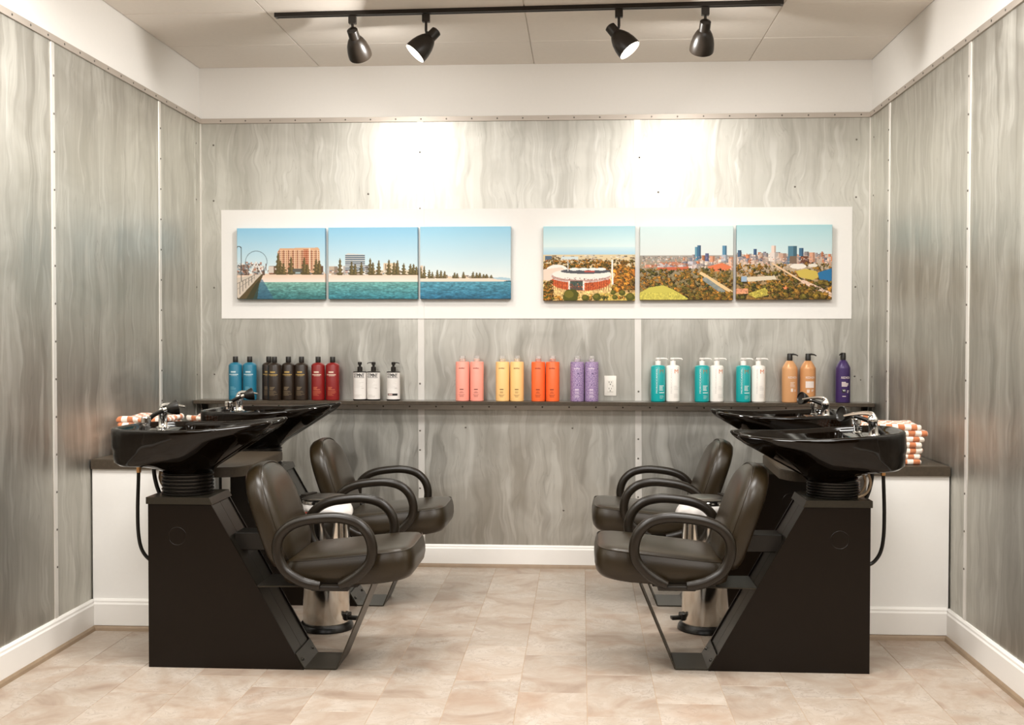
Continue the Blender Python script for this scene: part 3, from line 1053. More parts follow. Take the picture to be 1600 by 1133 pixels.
def make_station():
    root = empty('shampoo_station', (0, 0, 0))
    # --- cabinet
    H = 0.656
    poly = [(0.0, 0.0), (0.622, 0.0), (0.250, H), (0.0, H)]
    for s in (-1, 1):
        sp = MB()
        sp.prism(poly, s * 0.112, s * 0.122, 'y')
        # folded lip along the sloping edge
        sp.prism([(0.616, 0.0), (0.6265, 0.0), (0.2545, H), (0.244, H)], s * 0.114, s * 0.1235, 'y')
        o = sp.obj('side_panel', M_BLACK, root)
        MB().lathe([(0.033, 0.0), (0.0345, 0.0012), (0.036, 0.0012), (0.0375, 0.0)], 28, (0.118, s * 0.122, 0.525), (0, s, 0), False, False).obj('knockout_ring', M_BLACK, o)
    # sloping face in two boards with an open groove between
    dx, dz = (0.250 - 0.622), H
    L = math.hypot(dx, dz)
    nx, nz = dz / L, -dx / L
    def sl(t, d):
        return (0.622 + dx * t - nx * d, dz * t - nz * d)
    for y0, y1 in [(-0.1125, -0.0012), (0.0012, 0.1125)]:
        MB().prism([sl(0, 0.0015), sl(1, 0.0015), sl(1, 0.008), sl(0, 0.008)], y0, y1, 'y').obj('slope_panel', M_BLACK_LIT, root)
    MB().box(0.002, 0.008, -0.112, 0.112, 0.0, H).obj('back_panel', M_BLACK, root)
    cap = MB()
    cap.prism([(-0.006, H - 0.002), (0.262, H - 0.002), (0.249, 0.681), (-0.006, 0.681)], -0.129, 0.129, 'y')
    cap.obj('top_cap', M_BLACK_LIT, root)
    # --- brackets
    MB().rbox(0.330, 0.475, -0.06, 0.06, 0.462, 0.532, 0.003, 1).obj('back_bracket', M_BLACK_FLAT, root)
    MB().prism([(0.436, -0.118), (0.70, -0.10), (0.80, -0.10), (0.80, 0.10), (0.70, 0.10), (0.436, 0.118)], 0.326, 0.331, 'z').obj('seat_bracket', M_BLACK_LIT, root)
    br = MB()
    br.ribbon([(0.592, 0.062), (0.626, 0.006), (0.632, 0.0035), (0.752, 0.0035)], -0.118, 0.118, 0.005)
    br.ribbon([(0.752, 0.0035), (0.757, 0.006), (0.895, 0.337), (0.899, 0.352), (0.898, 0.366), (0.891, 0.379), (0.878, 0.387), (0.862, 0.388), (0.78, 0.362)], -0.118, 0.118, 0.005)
    fb = br.obj('foot_strap', M_BLACK_LIT, root)
    for y in (-0.085, 0.085):
        MB().lathe([(0.007, 0), (0.007, 0.004), (0.003, 0.006)], 8, (0.613, y, 0.034), (0.87, 0, 0.5), False, True).obj('bolt', M_SCREW, fb)
    # --- bellows neck
    prof = []
    z = 0.681
    for i in range(6):
        prof += [(0.094, z), (0.103, z + 0.003), (0.104, z + 0.009), (0.094, z + 0.0125)]
        z += 0.0145
    prof += [(0.094, 0.772)]
    MB().lathe(prof, 48, (0.12, 0, 0)).obj('bellows', M_RUBBER, root, 60)
    # --- basin
    N = 96
    UC, UN, RN = 0.165, 0.12, 0.098
    rim = []
    for j in range(N):
        t = 2 * PI * j / N
        if math.cos(t) >= 0:
            u, v = superpt(t, 0.385, 0.25, 2.05)
        else:
            u, v = superpt(t, 0.318, 0.25, 3.6)
        zr = 0.953 + 0.034 * max(0, u / 0.362) ** 1.8
        if u > 0:
            k = max(0.0, 1 - (v / 0.118) ** 2) ** 0.8
            u -= 0.105 * k * (u / 0.385) ** 4
            zr -= 0.050 * k ** 1.2 * (u / 0.385) ** 2
        rim.append((UC + u, v, zr))
    PB = [(0, .768), (.12, .786), (.45, .800), (.84, .808), (.945, .822), (.965, .850), (.970, .870), (.985, .874), (1.0, .885), (1.0, .930), (1.0, .950)]
    PS = [(0, .768), (.09, .786), (.38, .806), (.63, .830), (.79, .853), (.895, .877), (.935, .892), (.955, .901), (.98, .916), (.994, .935), (1.0, .950)]
    PF = [(0, .768), (.10, .792), (.25, .815), (.43, .844), (.60, .872), (.74, .896), (.82, .909), (.88, .918), (.935, .929), (.98, .941), (1.0, .950)]
    rings = []
    for i in range(len(PB)):
        ring = []
        for j in range(N):
            t = 2 * PI * j / N
            ru, rv, rz = rim[j]
            nu, nv = UN + RN * math.cos(t), RN * math.sin(t)
            wf = max(0.0, min(1.0, (ru - 0.10) / 0.26))
            wb_ = max(0.0, min(1.0, (0.06 - ru) / 0.16))
            wf = wf * wf * (3 - 2 * wf)
            wb_ = wb_ * wb_ * (3 - 2 * wb_)
            f = PS[i][0] * (1 - wf - wb_) + PF[i][0] * wf + PB[i][0] * wb_
            zz = PS[i][1] * (1 - wf - wb_) + PF[i][1] * wf + PB[i][1] * wb_
            g = (zz - 0.768) / (0.950 - 0.768)
            zz = 0.768 + g * (rz - 0.003 - 0.768)
            ring.append((lerp(nu, ru, f), lerp(nv, rv, f), zz))
        rings.append(ring)
    def inset(d, dz, m=0.0):
        out = []
        for j in range(N):
            ru, rv, rz = rim[j]
            cu, cv = UC - ru, -rv
            l = math.hypot(cu, cv)
            out.append((ru + cu / l * d, rv + cv / l * d, rz + dz))
        return out
    rings_outer = list(rings)
    rings.append(inset(0.004, 0.003))
    rings.append(inset(0.011, 0.004))
    rings.append(inset(0.017, 0.0005))
    rings.append(inset(0.020, -0.007))
    UD = 0.035          # front edge of the tap deck
    def bowl(src, d, lift, zmin, ud):
        out = []
        for (pu, pv, pz) in src:
            cu, cv = 0.22 - pu, -pv
            l = max(1e-6, math.hypot(cu, cv))
            u2, v2 = pu + cu / l * d, pv + cv / l * d
            out.append((max(u2, ud), v2 * (0.97 if u2 < ud else 1.0), max(pz + lift, zmin)))
        return out
    deck = [(u, v, min(z, 0.938 if u < 0.10 else z)) for u, v, z in inset(0.026, -0.012)]
    rings.append(deck)
    rings.append([(max(u, UD), v * (0.95 if u < UD else 1.0), min(z, 0.937 if u < 0.10 else z - 0.001)) for u, v, z in inset(0.030, -0.016)])
    rings.append(bowl(rings_outer[9], 0.034, 0.004, 0.90, UD + 0.004))
    rings.append(bowl(rings_outer[7], 0.034, 0.008, 0.87, UD + 0.008))
    rings.append(bowl(rings_outer[5], 0.034, 0.010, 0.84, UD + 0.014))
    rings.append(bowl(rings_outer[4], 0.034, 0.012, 0.825, UD + 0.03))
    last = bowl(rings_outer[3], 0.034, 0.012, 0.815, UD + 0.06)
    rings.append(last)
    rings.append([(0.2 + (u - 0.2) * 0.4, v * 0.4, 0.811) for u, v, z in last])
    rings.append([(0.2 + (u - 0.2) * 0.08, v * 0.08, 0.808) for u, v, z in last])
    bas = MB().loft(rings, True, True).obj('basin', M_GLOSS, root, 50)
    bas['label'] = 'gloss black basin with a neck notch'
    MB().lathe([(0.022, 0), (0.022, 0.003), (0.016, 0.004)], 20, (0.2, 0, 0.809), (0, 0, 1)).obj('drain', M_CHROME, bas)
    # --- tap, lever and spray hose on the basin deck
    fx, fy, fz = -0.025, 0.115, 0.936
    MB().lathe([(0.030, 0), (0.030, 0.005), (0.020, 0.009), (0.0185, 0.012), (0.0175, 0.060), (0.020, 0.064), (0.020, 0.075), (0.015, 0.084), (0.004, 0.087)], 24, (fx, fy, fz)).obj('tap_body', M_CHROME, bas)
    lv = catmull([(fx - 0.006, fy, fz + 0.070), (fx + 0.002, fy - 0.004, fz + 0.092), (fx + 0.03, fy - 0.01, fz + 0.099), (fx + 0.07, fy - 0.02, fz + 0.097), (fx + 0.105, fy - 0.028, fz + 0.092)], 5)
    MB().tube(lv, [0.013 - 0.009 * i / (len(lv) - 1) for i in range(len(lv))], 10).obj('tap_lever', M_CHROME, bas)
    MB().lathe([(0.018, 0), (0.018, 0.006), (0.014, 0.010), (0.014, 0.036), (0.019, 0.040), (0.019, 0.060), (0.016, 0.064)], 20, (-0.012, -0.105, fz)).obj('vacuum_breaker', M_CHROME, bas)
    hp = catmull([(-0.085, 0.03, fz), (-0.07, 0.028, 0.955), (-0.035, 0.02, 0.992), (0.005, 0.012, 1.012), (0.035, 0.006, 1.022)], 6)
    MB().tube(hp, [0.0105] * 8 + [0.009] * (len(hp) - 8), 12).obj('spray_handle', M_RUBBER, bas)
    MB().tube([(0.022, 0.009, 1.018), (0.040, 0.005, 1.024)], 0.0115, 14).obj('hose_collar', M_CHROME, bas)
    ax = Vector((0.85, 0.42, 0.22)).normalized()
    MB().lathe([(0.010, -0.012), (0.017, -0.006), (0.024, 0.006), (0.030, 0.022), (0.032, 0.032), (0.030, 0.034), (0.026, 0.028), (0.004, 0.024)], 28, (0.045, 0.004, 1.024), ax).obj('spray_head', M_RUBBER, bas)
    # --- hoses below the basin
    h1 = catmull([(-0.080, -0.01, 0.815), (-0.082, -0.01, 0.74), (-0.086, -0.01, 0.62), (-0.084, -0.01, 0.52), (-0.072, -0.01, 0.455), (-0.045, -0.01, 0.415), (-0.015, -0.01, 0.402), (0.004, -0.01, 0.400)], 5)
    MB().tube(h1, 0.0075, 10).obj('supply_hose', M_RUBBER, root)
    MB().tube([(-0.080, -0.01, 0.815), (-0.0805, -0.01, 0.765)], 0.0095, 10).obj('hose_fitting', M_BRASS, root)
    h2 = catmull([(-0.030, 0.02, 0.815), (-0.028, 0.02, 0.76), (-0.018, 0.02, 0.71), (-0.004, 0.02, 0.67), (0.006, 0.02, 0.63)], 5)
    MB().tube(h2, 0.0085, 10).obj('drain_hose', M_RUBBER, root)
    for k, (ux, vy, r) in enumerate([(-0.004, 0.05, 0.034), (0.012, 0.03, 0.026)]):
        h3 = catmull([(ux + 0.02, vy, 0.80), (ux - 0.004, vy, 0.775), (ux - 0.012, vy, 0.735), (ux + 0.006, vy, 0.70), (ux + 0.04, vy, 0.684)], 5)
        MB().tube(h3, 0.0052, 8).obj('vinyl_pipe', M_BEIGE, root)
    # --- seat cushion
    NS = 64
    def seat_ring(ins, z0, crown=0.0):
        out = []
        for j in range(NS):
            t = 2 * PI * j / NS
            u, v = superpt(t, 0.262 - ins, 0.238 - ins, 6.5)
            u += 0.814
            out.append((u, v, z0(u) + crown))
        return out
    top = lambda u: 0.447 + (u - 0.587) * 0.108
    bot = lambda u: 0.360 + max(0.0, u - 0.80) ** 2 * 0.42
    mid = lambda k: (lambda u: lerp(bot(u), top(u), k))
    rs = [seat_ring(0.05, bot), seat_ring(0.016, bot, 0.001), seat_ring(0.005, mid(0.12)), seat_ring(0.0, mid(0.35)), seat_ring(0.001, mid(0.62)), seat_ring(0.006, mid(0.86)),
          seat_ring(0.011, mid(0.965)), seat_ring(0.0115, mid(0.99)), seat_ring(0.016, mid(0.985)), seat_ring(0.021, mid(1.0), 0.004), seat_ring(0.045, top, 0.010), seat_ring(0.09, top, 0.014), seat_ring(0.17, top, 0.016), seat_ring(0.23, top, 0.016)]
    MB().loft(rs).obj('seat', M_VINYL, root, 60)
    sw = seat_ring(0.012, mid(0.99), 0.001)
    MB().tube(sw + sw[:1], 0.0022, 6, False).obj('seat_piping', M_VINYL, root)
    MB().rbox(0.60, 0.85, -0.15, 0.15, 0.338, 0.362, 0.003, 1).obj('seat_base', M_BLACK_FLAT, root)
    # --- backrest
    ca, sa = math.cos(math.radians(19.0)), math.sin(math.radians(19.0))
    def bk(h, v, d):
        return (0.526 - sa * h + ca * d, v, 0.410 + ca * h + sa * d)
    NB = 64
    def back_ring(ins, d):
        out = []
        for j in range(NB):
            t = 2 * PI * j / NB
            n = 2.7 if math.sin(t) > 0 else 4.5
            v, h = superpt(t, 0.220 - ins, (0.225 if math.sin(t) > 0 else 0.205) - ins, n)
            bow = 0.012 * (v / 0.22) ** 2
            out.append(bk(h + 0.188, v, d + bow))
        return out
    rs = [back_ring(0.09, -0.022), back_ring(0.035, -0.020), back_ring(0.014, -0.012), back_ring(0.003, 0.004), back_ring(0.0, 0.032), back_ring(0.003, 0.048), back_ring(0.008, 0.055), back_ring(0.009, 0.057),
          back_ring(0.013, 0.056), back_ring(0.020, 0.066), back_ring(0.040, 0.079), back_ring(0.08, 0.089), back_ring(0.13, 0.094), back_ring(0.19, 0.096)]
    MB().loft(rs).obj('backrest', M_VINYL, root, 60)
    bw = back_ring(0.009, 0.057)
    MB().tube(bw + bw[:1], 0.0022, 6, False).obj('back_piping', M_VINYL, root)
    # --- armrests
    AP = [(.725, .367), (.690, .371), (.644, .386), (.589, .423), (.560, .483), (.563, .545), (.600, .590), (.656, .615), (.734, .627), (.801, .628), (.863, .612), (.907, .573), (.926, .516), (.917, .461), (.878, .416), (.830, .383), (.800, .369)]
    for s in (-1, 1):
        pa = catmull([(u, s * 0.262, z) for u, z in AP], 5)
        ar = [0.0205] * len(pa)
        for i in range(6):
            ar[i] = ar[-1 - i] = 0.016 + 0.0009 * i
        MB().tube(pa, ar, 16).obj('armrest', M_ARM, root)
        MB().rbox(0.69, 0.835, min(s * 0.20, s * 0.272), max(s * 0.20, s * 0.272), 0.348, 0.368, 0.004, 2).obj('arm_mount', M_BLACK_FLAT, root)
    return root


st = make_station()
ST = [((-1.72, -1.96, 0), 0.0, 'black shampoo station with basin and chair, nearer one of the left pair'),
      ((-1.72, -0.885, 0), 0.0, 'black shampoo station with basin and chair, farther one of the left pair by back wall'),
      ((1.13, -1.872, 0), PI, 'black shampoo station with basin and chair, nearer one of the right pair beside towels'),
      ((1.13, -0.795, 0), PI, 'black shampoo station with basin and chair, farther one of the right pair by back wall')]
for i, (loc, rz, lab) in enumerate(ST):
    o = st if i == 0 else copy_tree(st)
    o.location = loc
    o.rotation_euler = (0, 0, rz)
    tag(o, lab, 'shampoo station', 'four black shampoo stations in two pairs')
    if rz:      # the right-hand basins sit lower on their bellows and tip forward
        for ch in o.children:
            if ch.name.split('.')[0] == 'basin':
                pv = Vector((0.12, 0, 0.768))
                rot = Matrix.Rotation(math.radians(4.4 if i == 2 else 2.6), 3, 'Y')
                ch.rotation_euler = rot.to_euler()
                ch.location = pv - rot @ pv + (Vector((0, 0, -0.020)) if i == 2 else Vector((-0.035, 0, -0.014)))
            elif ch.name.split('.')[0] == 'bellows':
                ch.scale = (1, 1, 0.78)
                ch.location = (0, 0, 0.681 * 0.22)


# ------------------------------------------------------------------ pedal bins between the stations
def make_bin():
    root = empty('pedal_bin', (0, 0, 0))
    MB().lathe([(0.118, 0.0), (0.124, 0.006), (0.120, 0.022), (0.112, 0.032), (0.106, 0.034)], 48).obj('foot_ring', M_RUBBER, root)
    MB().lathe([(0.103, 0.030), (0.1045, 0.036), (0.1045, 0.592), (0.100, 0.592), (0.100, 0.50)], 64, (0, 0, 0), (0, 0, 1), True, False).obj('can_body', M_STEEL, root)
    MB().lathe([(0.100, 0.594), (0.1095, 0.596), (0.1105, 0.606), (0.108, 0.611), (0.098, 0.613)], 64, cap0=True, cap1=True).obj('rim_ring', M_CHROME, root)
    ld = MB().lathe([(0.104, 0.6135), (0.104, 0.618), (0.095, 0.623), (0.06, 0.626), (0.01, 0.627)], 48).obj('lid', M_LID, root)
    MB().box(-0.10, -0.075, -0.05, 0.05, 0.6135, 0.632).obj('lid_hinge', M_BLACK_FLAT, root)
    # liner folded over the rim
    rnd = random.Random(5)
    n = 72
    ph = [rnd.uniform(0, 6.28) for _ in range(6)]
    rings = []
    for k, (dr, z) in enumerate([(0.0015, 0.594), (0.003, 0.587), (0.005, 0.575), (0.007, 0.561), (0.006, 0.548), (0.003, 0.538)]):
        ring = []
        for j in range(n):
            t = 2 * PI * j / n
            bulge = max(0.0, math.cos(t + 0.35)) ** 3 * 0.022 * (k / 3.0 if k < 4 else (5 - k) * 0.6)
            wv = 0.003 * math.sin(9 * t + ph[0] + k) + 0.002 * math.sin(17 * t + ph[1] - k)
            zz = z + (0.016 * math.sin(2 * t + ph[2]) + 0.008 * math.sin(5 * t + ph[3])) * k / 5.0
            r = 0.1055 + dr + bulge + wv * k / 4.0
            ring.append((r * math.cos(t), r * math.sin(t), zz))
        rings.append(ring)
    bg = MB().loft(rings, False, False).obj('bin_liner', M_BAG, root, 80)
    MB().tube([(p[0] * 1.004, p[1] * 1.004, p[2] - 0.002) for p in rings[-1]][38:64], 0.0028, 6).obj('drawstring', M_RED, bg)
    pd = MB()
    pd.rbox(0.10, 0.118, -0.022, 0.022, 0.048, 0.082, 0.003, 1)
    pd.rbox(0.115, 0.160, -0.017, 0.017, 0.052, 0.068, 0.004, 2)
    pd.obj('pedal', M_RUBBER, root)
    return root


pb = make_bin()
for i, (loc, rz, lab) in enumerate([((-1.150, -1.425, 0), -0.30, 'chrome pedal bin with white liner between the two left chairs'), ((0.560, -1.335, 0), PI + 0.25, 'chrome pedal bin with white liner between the two right chairs')]):
    o = pb if i == 0 else copy_tree(pb)
    o.scale = (1.0, 1.0, 0.962)
    o.location = loc
    o.rotation_euler = (0, 0, rz)
    tag(o, lab, 'bin', 'chrome pedal bins')


# ------------------------------------------------------------------ checked towels
def make_towel_mat():
    m = mat('orange_white_checked_towelling', rough=0.9, sheen=0.3)
    k = NT(m)
    v, x, y, z = k.coords('Object')
    nv = k.noise(v, 22, 2)
    w = k.math('MULTIPLY', k.math('SUBTRACT', nv, 0.5), 0.014)
    cell = 0.027
    def par(a):
        return k.math('FLOOR', k.math('DIVIDE', k.math('ADD', a, w), cell))
    oi = k.n('ShaderNodeObjectInfo')
    zz = k.math('ADD', k.math('FLOOR', k.math('MULTIPLY', oi.outputs['Random'], 50.0)), 0.0)
    s = k.math('ADD', k.math('ADD', par(k.math('ADD', x, 5.003)), par(k.math('ADD', y, 5.003))), k.math('ADD', zz, 400.0))
    md = k.math('MODULO', s, 2.0)
    fz = k.noise(v, 260, 2)
    a = k.mix(fz, rgb(232, 216, 200), rgb(246, 238, 226))
    b = k.mix(fz, rgb(182, 102, 60), rgb(208, 134, 90))
    k.link(k.mix(k.math('GREATER_THAN', md, 0.5), a, b), k.b.inputs['Base Color'])
    k.bump(fz, 0.5, 0.004)
    return m


M_TOWEL = make_towel_mat()


def towel_mesh(seed, w, d, h, zamp=1.0):
    rnd = random.Random(seed)
    rz = random.Random(seed // 31)
    bm = bmesh.new()
    bmesh.ops.create_cube(bm, size=1.0)
    for v in bm.verts:
        v.co = Vector((v.co.x * w, v.co.y * d, (v.co.z + 0.5) * h))
    bmesh.ops.bevel(bm, geom=bm.edges[:], offset=h * 0.46, segments=4, affect='EDGES', profile=0.5)
    bmesh.ops.subdivide_edges(bm, edges=[e for e in bm.edges if e.calc_length() > 0.05], cuts=9, use_grid_fill=True)
    c, e = rnd.uniform(0, 6.28), rnd.uniform(0, 6.28)
    a, b = rz.uniform(0, 6.28), rz.uniform(0, 6.28)
    for v in bm.verts:
        p = v.co
        k = max(abs(p.x) / (w / 2), abs(p.y) / (d / 2))
        p.z += 0.006 * (p.z / h) * math.sin(p.x * 30 + a) * math.sin(p.y * 26 + b) * zamp
        p.x += 0.004 * math.sin(p.y * 38 + c + p.z * 60) * k
        p.y += 0.004 * math.sin(p.x * 42 + e + p.z * 70) * k
    bmesh.ops.recalc_face_normals(bm, faces=bm.faces[:])
    mb = MB()
    mb.add_bm(bm, True)
    return mb.mesh('towel', M_TOWEL, 70)


def towel_stack(x, y, z, n, w, d, label, group, seed, lean=0.0):
    rnd = random.Random(seed)
    zz = z
    ordn = ['bottom', 'second', 'third', 'fourth', 'fifth', 'sixth', 'seventh', 'eighth']
    for i in range(n):
        h = rnd.uniform(0.0225, 0.0275)
        me = towel_mesh(seed * 31 + i, w + rnd.uniform(-0.012, 0.012), d + rnd.uniform(-0.012, 0.012), h, 1.0 if i == n - 1 else 0.0)
        o = link('folded_towel', me, None, (x + rnd.uniform(-0.009, 0.009) + lean * i, y + rnd.uniform(-0.007, 0.007), zz))
        o.rotation_euler = (0, 0, rnd.uniform(-0.07, 0.07))
        nm = 'topmost' if i == n - 1 else (ordn[i] if i < len(ordn) else str(i))
        frm = ' from the bottom' if 0 < i < n - 1 else ''
        tag(o, 'folded orange and white checked towel, %s%s %s' % (nm, frm, label), 'towel', group)
        zz += h + 0.0002


towel_stack(1.365, -1.275, 0.7590, 7, 0.26, 0.27, 'in front right stack', 'towels in the front right stack', 3, 0.003)
towel_stack(1.375, -0.385, 0.7590, 6, 0.235, 0.26, 'in back right stack', 'towels in the back right stack', 4)
towel_stack(-2.045, -1.22, 0.7685, 7, 0.215, 0.26, 'in front left stack', 'towels in the front left stack', 5)
towel_stack(-1.965, -0.45, 0.7685, 5, 0.235, 0.26, 'in back left stack', 'towels in the back left stack', 6)


# ------------------------------------------------------------------ bottles on the shelf
def text_geo(body, bold=0.0, align='CENTER'):
    cu = bpy.data.curves.new('lettering', 'FONT')
    cu.body = body
    cu.align_x = align
    cu.align_y = 'CENTER'
    cu.size = 1.0
    cu.offset = bold
    cu.resolution_u = 2
    o = bpy.data.objects.new('lettering', cu)
    COL.objects.link(o)
    bpy.context.view_layer.update()
    dg = bpy.context.evaluated_depsgraph_get()
    me = bpy.data.meshes.new_from_object(o.evaluated_get(dg))
    vs = np.array([v.co[:] for v in me.vertices])
    fs = [tuple(p.vertices) for p in me.polygons]
    bpy.data.objects.remove(o)
    bpy.data.curves.remove(cu)
    bpy.data.meshes.remove(me)
    return vs, fs


TCACHE = {}


def wrap_text(mb, body, R, cx, z, w=None, h=None, vertical=False, bold=0.0, off=0.0006):
    """lettering laid on a cylinder of radius R; cx = arc offset (m) from the front, facing -y"""
    key = (body, bold)
    if key not in TCACHE:
        TCACHE[key] = text_geo(body, bold)
    vs, fs = TCACHE[key]
    if len(vs) == 0:
        return
    mn, mx = vs.min(0), vs.max(0)
    c = (mn + mx) / 2
    ext = mx - mn
    p = vs - c
    if vertical:
        sx = w / max(ext[1], 1e-6)
        sy = h / max(ext[0], 1e-6)
        px, pz = -p[:, 1] * sx, p[:, 0] * sy
    else:
        px, pz = p[:, 0] * w / max(ext[0], 1e-6), p[:, 1] * h / max(ext[1], 1e-6)
    out = []
    for a, b in zip(px, pz):
        t = (cx + a) / R
        out.append(((R + off) * math.sin(t), -(R + off) * math.cos(t), z + b))
    mb.add(out, fs, False)


def wrap_quad(mb, R, cx, z, w, h, off=0.0004, n=6):
    vs = []
    for i in range(n + 1):
        t = (cx - w / 2 + w * i / n) / R
        for zz in (z - h / 2, z + h / 2):
            vs.append(((R + off) * math.sin(t), -(R + off) * math.cos(t), zz))
    mb.add(vs, [(2 * i, 2 * i + 2, 2 * i + 3, 2 * i + 1) for i in range(n)], True)


def lines(mb, R, cx, z, rows, lh, wmax, rnd, th=0.0011, align='l'):
    for i in range(rows):
        w = wmax * rnd.uniform(0.5, 1.0)
        c = cx if align == 'c' else cx - wmax / 2 + w / 2
        wrap_quad(mb, R, c, z - i * lh, w, th)


def bmat(name, c, rough=0.35, **kw):
    return make_plain(name, c, rough, 15, 0.02, 0.0, **kw)


def pump(mb, r0, z0, h, spout, dirx, diry, thick=0.0045):
    """dispenser head: collar, stem, head and spout"""
    mb.lathe([(r0, z0), (r0, z0 + h * 0.42), (r0 * 0.86, z0 + h * 0.47), (r0 * 0.5, z0 + h * 0.50), (r0 * 0.5, z0 + h * 0.68), (r0 * 0.8, z0 + h * 0.70), (r0 * 0.8, z0 + h * 0.95), (r0 * 0.6, z0 + h)], 20)
    d = Vector((dirx, diry, 0)).normalized()
    a = Vector((0, 0, z0 + h * 0.90))
    mb.tube([a, a + d * spout * 0.55 + Vector((0, 0, 0.001)), a + d * spout * 0.9, a + d * spout + Vector((0, 0, -0.006))], [thick * 1.2, thick, thick * 0.85, thick * 0.7], 8)


KIND = {}


def kind(name, parts):
    """parts: list of (part name, mesh, parent index or None)"""
    KIND[name] = parts


def place(kindname, x, y, rz, label, group):
    root = empty('pump_bottle' if 'pump' in [p[0] for p in KIND[kindname]] else 'shampoo_bottle', (x, y, SHZ), rz)
    tag(root, label, 'bottle', group)
    obs = []
    for nm, me, par in KIND[kindname]:
        obs.append(link(nm, me, root if par is None else obs[par]))
    return root


rb = random.Random(21)
# tall matt bottles with a black cap
for nm, c, tc, tc2 in [('blue', rgb(34, 112, 138), rgb(206, 222, 224), rgb(120, 170, 184)), ('black', rgb(40, 28, 18), rgb(214, 178, 104), rgb(140, 120, 92)), ('red', rgb(128, 22, 20), rgb(236, 214, 190), rgb(206, 120, 84))]:
    R = 0.0385
    body = MB().lathe([(R - 0.003, 0.0), (R, 0.003), (R, 0.196), (R - 0.002, 0.201), (R * 0.78, 0.208), (0.018, 0.213), (0.015, 0.214)], 40).mesh('bottle_body', bmat(nm + '_satin_plastic', c, 0.36))
    cap = MB().lathe([(0.0145, 0.2145), (0.0148, 0.217), (0.0148, 0.245), (0.0138, 0.247)], 28).mesh('cap', M_BLACK_FLAT)
    t = MB()
    lines(t, R, 0.0, 0.1625, 2, 0.0048, 0.030, random.Random(2), 0.0034, 'c')
    for q in range(11):
        wrap_quad(t, R, -0.026 + q * 0.0052, 0.1455, 0.0040, 0.0050)
    wrap_quad(t, R, 0.004, 0.139, 0.034, 0.0014)
    a = t.mesh('lettering', mat(nm + '_bottle_print', tc, 0.4, 0.5 if nm == 'black' else 0.0))
    t = MB()
    lines(t, R, 0.002, 0.074, 3, 0.0065, 0.040, rb, 0.0026)
    lines(t, R, 0.006, 0.052, 5, 0.0058, 0.054, rb, 0.0014)
    b = t.mesh('small_print', mat(nm + '_bottle_small_print', tc2, 0.4))
    kind(nm, [('bottle_body', body, None), ('cap', cap, None), ('lettering', a, 0), ('small_print', b, 0)])

# white bottles with black base, black top and dispenser
R = 0.0375
body = MB().lathe([(R - 0.001, 0.007), (R, 0.008), (R, 0.158), (R - 0.001, 0.159)], 40).mesh('bottle_body', bmat('white_label_plastic', rgb(232, 226, 220), 0.4))
base_band = MB().lathe([(R - 0.003, 0.0), (R + 0.0005, 0.002), (R + 0.0005, 0.0075)], 40).mesh('base_band', M_BLACK_FLAT)
ends = MB()
ends.lathe([(R + 0.0005, 0.1585), (R + 0.0005, 0.163), (R - 0.006, 0.1655), (0.016, 0.166)], 40)
ends = ends.mesh('top_band', M_BLACK_FLAT)
for nm, dx, dy, extra in [('stmnt_a', 0.1, -1, 0), ('stmnt_b', -1, -0.4, 0), ('stmnt_c', 1, -0.2, 1)]:
    pm = MB()
    pump(pm, 0.0145, 0.166, 0.052, 0.036, dx, dy, 0.0028)
    pm = pm.mesh('pump', M_BLACK_FLAT)
    t = MB()
    for q in (-0.0009, -0.0003, 0.0003, 0.0009):
        wrap_text(t, 'STMNT', R, q, 0.143, 0.0625, 0.0205, off=0.0006 + 0.00002 * q / 0.0003)
    wrap_quad(t, R, 0, 0.1292, 0.064, 0.0022)
    if extra:
        wrap_quad(t, R, 0.0, 0.0345, 0.062, 0.012)
    lt = t.mesh('lettering', mat('black_label_print_' + nm, (0.016, 0.013, 0.011, 1), 0.5))
    t = MB()
    lines(t, R, 0.0, 0.118, 7, 0.0075, 0.060, rb, 0.0009)
    wrap_quad(t, R, 0.022, 0.070, 0.016, 0.002)
    if not extra:
        lines(t, R, -0.006, 0.032, 3, 0.006, 0.046, rb, 0.0014)
    sp = t.mesh('small_print', mat('grey_label_print_' + nm, rgb(176, 168, 160), 0.5))
    parts = [('bottle_body', body, None), ('base_band', base_band, None), ('top_band', ends, None), ('pump', pm, None), ('lettering', lt, 0), ('small_print', sp, 0)]
    if extra:
        t = MB()
        wrap_quad(t, R, -0.012, 0.0345, 0.026, 0.007, 0.0008)
        parts.append(('logo_stripe', t.mesh('logo_stripe', mat('pale_logo_stripe', rgb(206, 176, 168), 0.5)), 0))
    kind(nm, parts)

# straight matt bottles with a clear cap
def speckle_mat():
    m = mat('speckled_lilac_plastic', rgb(142, 116, 158), 0.4)
    k = NT(m)
    v, x, y, z = k.coords('Object')
    n = k.noise(v, 260, 2, 0.7)
    n2 = k.noise(v, 90, 2, 0.6)
    c = k.ramp(n, [(0.40, rgb(108, 84, 128)), (0.50, rgb(148, 122, 162)), (0.62, rgb(184, 162, 188))])
    c = k.mix(k.smooth(n2, 0.64, 0.70), c, rgb(70, 48, 92))
    k.link(c, k.b.inputs['Base Color'])
    return m


